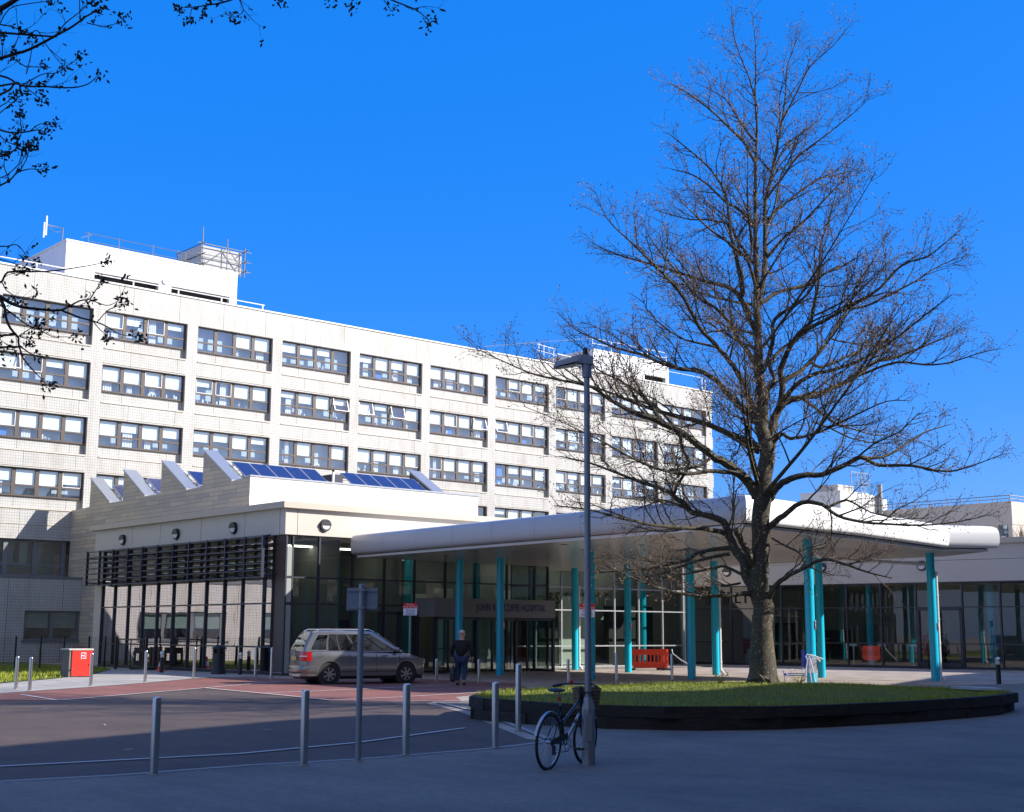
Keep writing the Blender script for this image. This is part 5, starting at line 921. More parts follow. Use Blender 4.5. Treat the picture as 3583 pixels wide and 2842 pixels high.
# ================================================================ PARKED CAR
def car():
    t=thing('parked_car','silver people carrier with roof rails parked half in the canopy shade','car',(27.6,39.35,0),rz=math.atan2(-.265,.964)); t.scale=(1.035,1.0,1.085)
    def W_(x):
        pts=[(-2.22,.60),(-2.17,.76),(-2.05,.85),(-1.85,.885),(-1.3,.90),(0,.905),(1.2,.90),(1.65,.86),(1.95,.78),(2.12,.62),(2.20,.35)]
        for (a,b),(c,d) in zip(pts,pts[1:]):
            if a<=x<=c: return b+(d-b)*(x-a)/(c-a)
        return .6
    def BZ(x):
        pts=[(-2.22,1.02),(-1.2,1.01),(.9,.95),(1.15,.95),(1.6,.90),(2.0,.78),(2.14,.66),(2.2,.56)]
        for (a,b),(c,d) in zip(pts,pts[1:]):
            if a<=x<=c: return b+(d-b)*(x-a)/(c-a)
        return .56
    RW,FWh,WR=-1.30,1.38,.315
    def LZ(x):
        z=.24
        for c in (RW,FWh):
            dx=x-c
            if abs(dx)<.38: z=max(z,.30+math.sqrt(max(0,.38**2-dx*dx)))
        if x>2.0: z=max(z,.26)
        return z
    xs=sorted(set([-2.22,-2.19,-2.12,-2.05,-1.95,-1.85,-1.75]+[RW+.38*math.cos(a*math.pi/14) for a in range(15)]+[FWh+.38*math.cos(a*math.pi/14) for a in range(15)]+[-.8,-.5,0,.5,.9,1.85,1.95,2.03,2.1,2.16,2.2]))
    rs=[]
    for x in xs:
        w_=W_(x); zb=LZ(x); bz=BZ(x); sec=[]
        prof=[(w_-.12,zb),(w_-.01,zb+.02),(w_+.004,max(zb+.03,.42)),(w_+.008,max(zb+.05,.62)),(w_-.0,max(zb+.06,.80)),(w_-.02,max(zb+.07,bz-.06)),(w_-.06,max(zb+.08,bz)),(w_-.30,bz+.045*(1 if x>1 else .3)),(0,bz+.07*(1 if x>1 else .3))]
        right=[(x,-a,z) for a,z in prof]; left=[(x,a,z) for a,z in reversed(prof[:-1])]; rs.append(right+left)
    m=MB(); m.rings(rs,True,False); 
    for r in (rs[0],rs[-1]): m.poly(r if r is rs[0] else list(reversed(r)))
    body=m.build('body','car',t,smooth='a')
    MB().box(-2.05,-.74,.16,2.0,.74,.5).build('underbody','dark',t)
    m=MB(); 
    for c in (RW,FWh):
        for s in (-1,1): m.tube([(c,s*.55,.315),(c,s*.865,.315)],[.372,.372],28)
    m.build('wheel_arch_liner','dark',t)
    # cabin as rounded rings
    def ring(tt,n=14):
        x0=-2.17+.30*tt**1.3; x1=1.36-.95*tt**.9; w_=.845-.155*tt; z=1.005+.60*tt-(0 if tt<1 else 0); r0=.10+.10*tt; pts=[]
        def side(sgn):
            out=[]
            return out
        c=[(x1-r0*1.8,-w_+r0,r0*1.8,r0,-90,0),(x1-r0*1.8,w_-r0,r0*1.8,r0,0,90),(x0+r0,w_-r0,r0,r0,90,180),(x0+r0,-w_+r0,r0,r0,180,270)]
        for cx_,cy_,rx,ry,a0,a1 in c:
            for i in range(6): a=R(a0+(a1-a0)*i/5); pts.append((cx_+rx*math.cos(a),cy_+ry*math.sin(a),z))
        return pts
    m=MB(); T=[0,.12,.3,.5,.7,.86,.95,1.0]; rr=[ring(q) for q in T]
    top=[[( (p[0]+.8)*k-.8,p[1]*k,p[2]+h) for p in rr[-1]] for k,h in ((.9,.03),(.6,.05),(.1,.06))]
    m.rings(rr+top,True); m.build('roof','car',t,smooth='a')
    def edge(tt,s,side):   # point on the side of the cabin
        x0=-2.17+.30*tt**1.3; x1=1.36-.95*tt**.9; w_=.845-.155*tt; r0=.10+.10*tt; a=x0+r0+.02; b=x1-r0*1.8-.02; return Vector((a+(b-a)*s,side*(w_+.004),1.005+.60*tt))
    for side in (-1,1):
        wn_=MB()
        for s0,s1,ta,tb in ((.03,.20,.10,.86),(.225,.345,.07,.88),(.36,.535,.07,.88),(.565,.83,.07,.88),(.855,.975,.07,.84)):
            N=4
            for i in range(N):
                t0=ta+(tb-ta)*i/N; t1=ta+(tb-ta)*(i+1)/N
                q=[edge(t0,s0,side),edge(t0,s1,side),edge(t1,s1,side),edge(t1,s0,side)]; wn_.quad(*(q if side<0 else q[::-1]))
        wn_.build('side_window','glasscar',t)
        sr=MB(); N=5
        for i in range(N):
            t0=.04+.87*i/N; t1=.04+.87*(i+1)/N; q=[edge(t0,.215,side*.9985),edge(t0,.99,side*.9985),edge(t1,.99,side*.9985),edge(t1,.215,side*.9985)]; sr.quad(*(q if side<0 else q[::-1]))
        sr.build('window_surround','black',t)
    def endp(tt,v,e):
        x0=-2.17+.30*tt**1.3; x1=1.36-.95*tt**.9; w_=.845-.155*tt; r0=.10+.10*tt; return Vector(((x0-.006) if e<0 else (x1+.006),v*(w_-r0-.01),1.005+.60*tt))
    for e,nm_,ta,tb in ((-1,'rear_window',.10,.86),(1,'windscreen',.05,.95)):
        wn_=MB(); N=6
        for i in range(N):
            t0=ta+(tb-ta)*i/N; t1=ta+(tb-ta)*(i+1)/N; q=[endp(t0,-1,e),endp(t0,1,e),endp(t1,1,e),endp(t1,-1,e)]; wn_.quad(*q)
        wn_.build(nm_,'glasscar',t)
    for s in (-1,1):
        m=MB(); m.tube([(-1.75,s*.66,1.63),(-1.6,s*.66,1.69),(.1,s*.64,1.69),(.28,s*.64,1.62)],.018,6); m.build('roof_rail','silver',t)
        m=MB(); m.poly([(-2.19,s*.62,.72),(-2.10,s*.80,.72),(-1.93,s*.895,.74),(-1.93,s*.893,1.0),(-2.08,s*.83,1.02),(-2.2,s*.62,1.02)]); m.v=[v+Vector((-.02,s*.012,0)) for v in m.v]
        m2=MB(); a=[(-2.235,s*.60),(-2.19,s*.775),(-2.07,s*.868),(-1.93,s*.905)]; m2.rings([[(x,y,.72) for x,y in a],[(x,y,.86) for x,y in a],[(x+.01,y*.995,1.0) for x,y in a]],False,False); m2.build('tail_lamp','tail',t,smooth=False)
        m2=MB(); a=[(-2.242,s*.60),(-2.196,s*.78),(-2.075,s*.874)]; m2.rings([[(x,y,.85) for x,y in a],[(x,y,.885) for x,y in a]],False,False); m2.build('reversing_lamp','signwhite',t)
        m=MB(); m.poly([(2.02,s*.70,.62),(2.13,s*.56,.62),(2.12,s*.56,.74),(1.9,s*.76,.80),(1.85,s*.80,.72)]); m.v=[v+Vector((.03,s*.03,.01)) for v in m.v]; m.build('headlamp','lens',t)
        m=MB(); m.sphere((1.02,s*.99,1.06),.1,12,8,(.7,.9,.8)); m.bar((1.02,s*.86,1.02),(1.02,s*.95,1.04),.04); m.build('door_mirror','car',t,smooth='a')
        m=MB(); 
        for x in (-.30,.58): m.tube([(x-.1,s*.915,.88),(x-.05,s*.935,.89),(x+.06,s*.935,.89),(x+.1,s*.915,.88)],.014,6)
        m.build('door_handle','car',t)
        m=MB()
        for x in (-.62,.30,1.12): m.box(x-.006,s*.9131-.001,.34,x+.006,s*.9131+.001,.95)
        m.box(-.9,s*.913-.001,.39,.98,s*.913+.001,.42); m.build('door_gap','dark',t)
    for c in (RW,FWh):
        for s in (-1,1):
            m=MB(); m.torus((c,s*.80,WR),(0,1,0),.235,.085,28,10); w_=m.build('wheel','rubber',t,smooth='a')
            m=MB(); m.torus((c,s*.865,WR),(0,1,0),.205,.014,28,6)
            for i in range(7): a=i*2*math.pi/7; m.obox((c+.11*math.cos(a),s*.870,WR+.11*math.sin(a)),(math.cos(a),0,math.sin(a)),(-math.sin(a),0,math.cos(a)),(0,1,0),.10,.026,.012)
            m.tube([(c,s*.85,WR),(c,s*.885,WR)],.045,12); m.build('rim','carw',w_)
            MB().tube([(c,s*.80,WR),(c,s*.835,WR)],.2,20).build('wheel_disc','dark',w_)
    m=MB(); m.box(-2.262,-.25,.74,-2.24,.27,.86); m.build('number_plate','plate',t)
    m=MB(); ol=[(-1.72,-.90),(-1.9,-.895),(-2.08,-.86),(-2.2,-.77),(-2.265,-.6),(-2.285,-.3)]; ol=ol+[(x,-y) for x,y in reversed(ol)]
    m.rings([[(x*k-(k-1)*1.0,y*k,z) for x,y in ol] for z,k in ((.27,.93),(.31,.975),(.38,1.0),(.50,1.006),(.55,1.0),(.575,.975))],False,False); m.build('rear_bumper','car',t,smooth='a'); m=MB(); m.box(-2.20,-.6,.22,-2.0,.6,.29); m.build('bumper_lower','black',t)
    m=MB(); m.torus((-1.62,-.905,.93),(0,1,0),.085,.004,24,4); m.build('fuel_flap','darkframe',t)
    m=MB(); m.tube([(-2.255,-.03,.93),(-2.262,-.03,.93)],.05,16); m.build('badge','silver',t)
    m=MB(); m.tube([(-1.0,0,1.66),(-1.15,0,1.74)],.01,5); m.build('aerial','black',t)
    for y in (-.32,.32): MB().obox((.15,y,.95),(1,0,0),(0,1,0),(0,0,1),.08,.24,.32).build('seat','black',t)
car()
# ================================================================ PEOPLE
def skin_obj(name,nodes,edges,mat,parent,sub=2):
    me=bpy.data.meshes.new(name); me.from_pydata([n[0] for n in nodes],[],[]) if False else me.from_pydata([n[0] for n in nodes],edges,[])
    me.materials.append(M[mat]); o=bpy.data.objects.new(name,me); COL.objects.link(o)
    md=o.modifiers.new('skin','SKIN'); md.use_smooth_shade=True
    sk=me.skin_vertices
    if not sk: me.update()
    o2=o
    try: sv=me.skin_vertices[0].data
    except Exception:
        import bmesh
        bm=bmesh.new(); bm.from_mesh(me); bm.verts.layers.skin.verify(); bm.to_mesh(me); bm.free(); sv=me.skin_vertices[0].data
    for i,n in enumerate(nodes):
        r=n[1]; sv[i].radius=(r,r) if not hasattr(r,'__len__') else r
        sv[i].use_root=(i==0)
    s=o.modifiers.new('sub','SUBSURF'); s.levels=sub; s.render_levels=sub
    o.parent=parent; WO[o.name]=WO.get(parent.name,Vector((0,0,0))); return o
def walker():
    t=thing('person','man in a black jacket and blue jeans walking away towards the doors','person',(29.25,35.75,0),rz=math.atan2(.75,.66)-.15); t.scale=(1.1,1.22,1.0)
    # local frame: +x is the walking direction, y is left
    J={'pel':((0,0,.96),.125),'sp':((.01,0,1.12),.13),'ch':((.03,0,1.32),.15),'nk':((.05,0,1.50),.06),'h1':((.07,0,1.60),.07),'h2':((.08,0,1.68),.095),'h3':((.08,0,1.76),.075),
       'ls':((.02,.19,1.42),.065),'le':((-.03,.27,1.16),.05),'lw':((.06,.26,.93),.035),'lh':((.10,.25,.86),.038),
       'rs':((.02,-.19,1.42),.065),'re':((-.06,-.29,1.17),.05),'rw':((-.02,-.31,.93),.035),'rh':((.01,-.31,.86),.038),
       'lp':((0,.09,.90),.095),'lk':((.12,.10,.50),.065),'la':((.02,.10,.12),.045),'lt':((.14,.11,.05),.045),
       'rp':((0,-.09,.90),.095),'rk':((.0,-.10,.49),.065),'ra':((-.22,-.10,.16),.045),'rt':((-.12,-.11,.05),.04)}
    E_=[('pel','sp'),('sp','ch'),('ch','nk'),('nk','h1'),('h1','h2'),('h2','h3'),('ch','ls'),('ls','le'),('le','lw'),('lw','lh'),('ch','rs'),('rs','re'),('re','rw'),('rw','rh'),('pel','lp'),('lp','lk'),('lk','la'),('la','lt'),('pel','rp'),('rp','rk'),('rk','ra'),('ra','rt')]
    k=list(J); skin_obj('body',[J[a] for a in k],[(k.index(a),k.index(b)) for a,b in E_],'skin',t)
    def sub_(names,edges,grow,mat,nm_,over={}):
        nodes=[(over.get(a,J[a])[0],over.get(a,(0,J[a][1]*grow if not hasattr(J[a][1],'__len__') else J[a][1]))[1]) for a in names]
        skin_obj(nm_,nodes,[(names.index(a),names.index(b)) for a,b in edges],mat,t)
    sub_(['pel','sp','ch','nk','ls','le','lw','rs','re','rw'],[('pel','sp'),('sp','ch'),('ch','nk'),('ch','ls'),('ls','le'),('le','lw'),('ch','rs'),('rs','re'),('re','rw')],1.25,'jacket','jacket',{'pel':((0,0,.93),(.16,.205)),'sp':((.01,0,1.12),(.17,.20)),'ch':((.03,0,1.34),(.16,.21)),'nk':((.05,0,1.50),.08)})
    sub_(['pel','lp','lk','la','rp','rk','ra'],[('pel','lp'),('lp','lk'),('lk','la'),('pel','rp'),('rp','rk'),('rk','ra')],1.25,'jean','trousers',{'pel':((0,0,.96),(.15,.18))})
    m=MB(); m.sphere((.03,0,1.755),.1,16,10,(.88,.86,.85)); m.build('hair','greyhair',t,smooth='a')
    m=MB()
    for s in (-1,1): m.sphere((.085,s*.088,1.685),.028,8,6,(.6,.4,1))
    m.sphere((.185,0,1.67),.02,8,6); m.build('ear','skin',t,smooth='a')
    m=MB(); m.sphere((.09,.11,.055),.06,12,8,(2.1,.8,.8)); m.build('shoe','shoe',t,smooth='a'); m=MB(); m.sphere((-.16,-.11,.075),.06,12,8,(2.0,.8,.8)); m.build('shoe','shoe',t,smooth='a')
    for sx,(hx,hy,hz) in ((1,(.11,.25,.84)),(-1,(.015,-.31,.84))):
        m=MB()
        for i in range(4): yy=hy+(i-1.5)*.0; xx=hx+(i-1.5)*.018; m.tube([(xx,yy,hz),(xx+.004,yy-.004*sx,hz-.05),(xx+.012,yy-.02*sx,hz-.075-.006*(1.5-abs(i-1.5)))],[.009,.008,.007],6)
        m.tube([(hx+.035,hy,hz+.02),(hx+.05,hy-.01*sx,hz-.02),(hx+.045,hy-.018*sx,hz-.045)],[.011,.009,.008],6); m.build('fingers','skin',t)
    return t
walker()
bg=thing('shoulder_bag','dark bag held low at the left side of the walking man','bag',(29.0,36.1,0))
hb=Vector((29.25,35.75,0)); dw=Vector((math.cos(math.atan2(.75,.66)-.15),math.sin(math.atan2(.75,.66)-.15),0)); lf=Vector((-dw.y,dw.x,0)); c=hb+dw*.1+lf*.30
m=MB(); m.rings([[c+dw*a*x+lf*b*y+Vector((0,0,z)) for x,y in ((-1,-.6),(-.8,-1),(.8,-1),(1,-.6),(1,.6),(.8,1),(-.8,1),(-1,.6))] for a,b,z in ((.12,.05,.12),(.17,.08,.18),(.18,.085,.4),(.15,.07,.56),(.1,.03,.62))]); m.build('bag_body','black',bg,smooth='a'); m=MB(); m.tube([c-dw*.09+Vector((0,0,.6)),c-dw*.05+Vector((0,0,.78)),c+dw*.05+Vector((0,0,.78)),c+dw*.09+Vector((0,0,.6))],.01,6); m.build('handle','black',bg)
q=WP(sat(44.7),-2.0); t=thing('person','person in dark clothes standing inside the glass right of the turquoise column pair','person',(q[0],q[1],0))
k=[((0,0,.95),.13),((0,0,1.3),.15),((0,0,1.46),.06),((.0,0,1.6),.09),((0,0,1.68),.08),((0,.2,1.36),.06),((-.1,.24,1.08),.045),((-.2,.2,.95),.04),((0,-.2,1.36),.06),((-.1,-.24,1.08),.045),((-.2,-.2,.95),.04),((0,.09,.5),.07),((0,.09,.1),.05),((0,-.09,.5),.07),((0,-.09,.1),.05)]
skin_obj('body',k,[(0,1),(1,2),(2,3),(3,4),(1,5),(5,6),(6,7),(1,8),(8,9),(9,10),(0,11),(11,12),(0,13),(13,14)],'jacket',t); m=MB(); m.sphere((-.02,0,1.63),.085,12,8,(.9,.8,1.1)); m.build('face','skin',t,smooth='a')
# ================================================================ RED LEAVED PLANT by the shop door
q=WP(sat(38.8),1.0); t=thing('potted_plant','small dark red leaved plant behind the right turquoise column','plant',(q[0],q[1],0)); m=MB(); l=MB(); rr=random.Random(8)
for i in range(26):
    a=rr.random()*6.28; p=Vector((q[0],q[1],.3)); e=p+Vector((math.cos(a)*rr.uniform(.15,.45),math.sin(a)*rr.uniform(.15,.45),rr.uniform(.6,1.5))); m.tube([p,p.lerp(e,.5)+Vector((0,0,.1)),e],[.015,.01,.005],4)
    for k_ in range(9): c=p.lerp(e,rr.uniform(.5,1.05))+Vector((rr.uniform(-.1,.1),rr.uniform(-.1,.1),rr.uniform(-.1,.1))); d=Vector((rr.uniform(-1,1),rr.uniform(-1,1),rr.uniform(-1,1))).normalized(); e2=d.orthogonal().normalized(); l.quad(c-d*.07,c+e2*.03,c+d*.07,c-e2*.03)
m.build('stem','twig',t); l.build('foliage','redleaf',t); MB().tube([(q[0],q[1],0),(q[0],q[1],.32)],[.15,.2],16).build('pot','black',t)
# weeds at the foot of the tree and on the rim
for (x,y,lab) in ((27.15,20.35,'small leafless weed sprouting at the right foot of the big tree'),(25.35,21.3,'small weed sprouting at the left foot of the big tree')):
    t=thing('weed',lab,'weed',(x,y,.5)); m=MB(); rr=random.Random(int(x*9))
    for i in range(22):
        a=rr.random()*6.28; z0=lawnz(x,y)-.02; p=Vector((x,y,z0)); e=p+Vector((math.cos(a)*rr.uniform(.1,.3),math.sin(a)*rr.uniform(.1,.3),rr.uniform(.1,.4))); m.tube([p,e],[.006,.002],3)
        for k_ in range(3): c=p.lerp(e,rr.uniform(.4,1)); d=Vector((rr.uniform(-1,1),rr.uniform(-1,1),rr.uniform(0,1))).normalized(); e2=d.orthogonal().normalized(); m.quad(c,c+d*.03+e2*.012,c+d*.06,c+d*.03-e2*.012)
    m.build('stem','blade',t)
# ================================================================ BICYCLE
def bicycle():
    dr=P(0,1); d0=math.atan2(.353,.936)-.015; base=Vector((12.21,13.15,0)); sc=1.04
    t=thing('bicycle','dark city bicycle with wicker front basket leaning behind the lamp post','bicycle',(base.x,base.y,0),rz=d0)
    # local: rear wheel contact at the origin, +x forwards, y left; slight lean to the right
    ln=.05
    def Q(x,y,z): return Vector((x,y-ln*z,z))*sc
    WR=.345; A=Q(0,0,WR); Bf=Q(1.04,0,WR); ax=Vector((0,1,ln)).normalized()
    for nm_,c in (('rear_wheel',A),('front_wheel',Bf)):
        tyre=MB().torus(c,ax,(WR-.018)*sc,.019*sc,44,8).build(nm_,'rubber',t,smooth='a')
        MB().torus(c,ax,(WR-.042)*sc,.009*sc,44,6).build('rim','silver',tyre); m=MB()
        x_=Vector((1,0,0)); y_=ax.cross(x_)
        for k in range(28):
            a=k*2*math.pi/28; e=c+(x_*math.cos(a)+y_*math.sin(a))*(WR-.045)*sc; b=a+(.35 if k%2 else -.35); h=c+(x_*math.cos(b)+y_*math.sin(b))*.02+ax*(.03 if k%4<2 else -.03); m.tube([h,e],.0016,3)
        m.build('spokes','silver',tyre); MB().tube([c-ax*.045,c+ax*.045],.022,10).build('hub','silver',tyre)
        m=MB(); rs=[]
        a0,a1=(40,165) if nm_=='rear_wheel' else (35,165)
        for i in range(15):
            a=R(a0+(a1-a0)*i/14); dd=Vector((math.cos(a),0,math.sin(a))); pc=c+(x_*math.cos(a)-y_*math.sin(a)*-1)*(WR+.022)*sc if False else c+Vector((math.cos(a),-ln*math.sin(a),math.sin(a)))*(WR+.025)*sc; rs.append([pc-ax*.020,pc+dd*.008-ax*.010,pc+dd*.008+ax*.010,pc+ax*.020])
        m.rings(rs,False,False); m.build('mudguard','silver',t)
    BB=Q(.44,0,.29); ST=Q(.27,0,.78); HT=Q(.86,0,.88); HB=Q(.90,0,.70)
    m=MB()
    m.tube([BB,ST],.017,8); m.tube([BB,HB],.019,8); m.tube([Q(.34,0,.56),Q(.865,0,.84)],.016,8); m.tube([HT,HB],.022,8)
    for s in (-1,1): m.tube([A+ax*s*.055,BB+ax*s*.03],.010,6); m.tube([A+ax*s*.055,ST+Vector((.02,s*.015,-.06))],.009,6); m.tube([HB+ax*s*.03,Q(.96,s*.045,.55),Bf+ax*s*.05],.012,6)
    m.build('frame','bikeb',t,smooth='a')
    m=MB(); m.tube([Q(.345,0,.555),Q(.868,0,.835)],.0175,8); m.tube([Q(.45,0,.31),Q(.70,0,.53)],.0185,8); m.build('silver_tube','silver',t,smooth='a')
    m=MB(); m.tube([ST,Q(.235,0,.93)],.013,8); m.build('seat_post','silver',t)
    rs=[]
    for x,w_,z,h in ((.06,.05,.965,.02),(.10,.10,.975,.05),(.18,.105,.97,.055),(.26,.06,.965,.045),(.36,.024,.968,.03),(.385,.01,.965,.015)): rs.append([Q(x,w_*math.cos(a),z+h*.5*math.sin(a)) for a in [2*math.pi*j/12 for j in range(12)]])
    MB().rings(rs).build('saddle','black',t,smooth='a'); m=MB(); m.torus(Q(.17,.03,.925),(0,1,0),.022,.005,12,4); m.torus(Q(.17,-.03,.925),(0,1,0),.022,.005,12,4); m.build('saddle_spring','silver',t)
    m=MB(); m.tube([HT,Q(.84,0,1.0)],.014,8); m.tube([Q(.70,.29,1.01),Q(.80,.20,1.03),Q(.86,.06,1.03),Q(.86,-.06,1.03),Q(.80,-.20,1.03),Q(.70,-.29,1.01)],.012,8); m.build('handlebar','black',t,smooth='a')
    m=MB(); m.tube([Q(.66,.31,1.0),Q(.77,.24,1.02)],.019,8); m.tube([Q(.66,-.31,1.0),Q(.77,-.24,1.02)],.019,8); m.build('grip','black',t); m=MB(); m.sphere(Q(.83,.13,1.06),.028,10,6); m.build('bell','signred',t)
    m=MB(); n=20
    for i in range(6):
        z=.72+.045*i; k=1-.05*(5-i)*.6; rs=[(1.03+.15*k*math.cos(a),.19*k*math.sin(a),z) for a in [2*math.pi*j/n for j in range(n+1)]]; m.tube([Q(*p) for p in rs],.011,5)
    for j in range(n): a=2*math.pi*j/n; m.tube([Q(1.03+.128*math.cos(a),.162*math.sin(a),.70),Q(1.03+.15*math.cos(a),.19*math.sin(a),.97)],.010,4)
    rb_=[[Q(1.03+q*.148*math.cos(a),q*.186*math.sin(a),z) for a in [2*math.pi*j/n for j in range(n)]] for q,z in ((.84,.705),(1,.95))]; m.rings(rb_,False); m.poly(list(reversed(rb_[0])))
    bk=m.build('basket','cardoard',t,smooth='a'); m=MB(); m.torus(Q(1.03,0,.975),(0,0,1),.165,.016,20,6); m.build('basket_rim','cardoard',bk)
    m=MB(); c=BB+ax*-.05; m.torus(c,ax,.085,.007,28,5); 
    for k in range(5): a=k*2*math.pi/5; m.tube([c,c+Vector((math.cos(a)*.085,-ln*math.sin(a)*.085,math.sin(a)*.085))],.006,4)
    m.build('chainring','silver',t)
    for s,a in ((-1,-.35),(1,math.pi-.35)):
        c=BB+ax*s*.075; e=c+Vector((math.cos(a)*.17,0,math.sin(a)*.17)); m=MB(); m.tube([BB,c,e],.010,6); m.build('crank','silver',t)
        m=MB(); q=e+ax*s*.06; 
        for dx in (-.045,.045): m.obox(q+Vector((dx,0,0)),ax,(1,0,0),(0,0,1),.055,.006,.013)
        for dy in (-.045,.045): m.obox(q+ax*dy,(1,0,0),ax,(0,0,1),.045,.006,.013)
        m.build('pedal','black',t)
    m=MB(); u=Vector((0,-.05*sc,0)); m.tube([A+u+Vector((0,0,.035)),BB+u+Vector((0,0,.085))],.005,4); m.tube([A+u+Vector((.03,0,-.14)),BB+u+Vector((0,0,-.085))],.005,4); m.build('chain','rubber',t)
    m=MB(); m.tube([A+u,A+u+Vector((.0,0,-.05)),A+u+Vector((.03,-.01,-.13))],.014,6); m.obox(A+u+Vector((.02,-.01,-.1)),(1,0,0),(0,1,0),(0,0,1),.03,.012,.06); m.tube([A+u-ax*.01,A+u+ax*.01],.04,14); m.build('derailleur','black',t)
    m=MB(); m.obox(Q(.24,.0,.86),(1,0,0),(0,1,0),(0,0,1),.015,.022,.028); m.build('rear_light','tail',t)
    m=MB(); m.obox((A+BB)/2+u*1.1+Vector((0,0,.06)),(1,0,.12),(0,1,0),(0,0,1),.21,.006,.04); m.build('chain_guard','black',t)
bicycle()
lk=thing('bicycle_lock','black cable lock looped round the lamp post just above its taper','lock',(lx,ly,.93)); m=MB(); m.torus((lx,ly,.95),(.15,.1,1),.075,.011,20,6); m.obox(Vector((lx,ly,.96))-RT*.09,RT,FW,(0,0,1),.04,.02,.018); m.build('cable','black',lk)
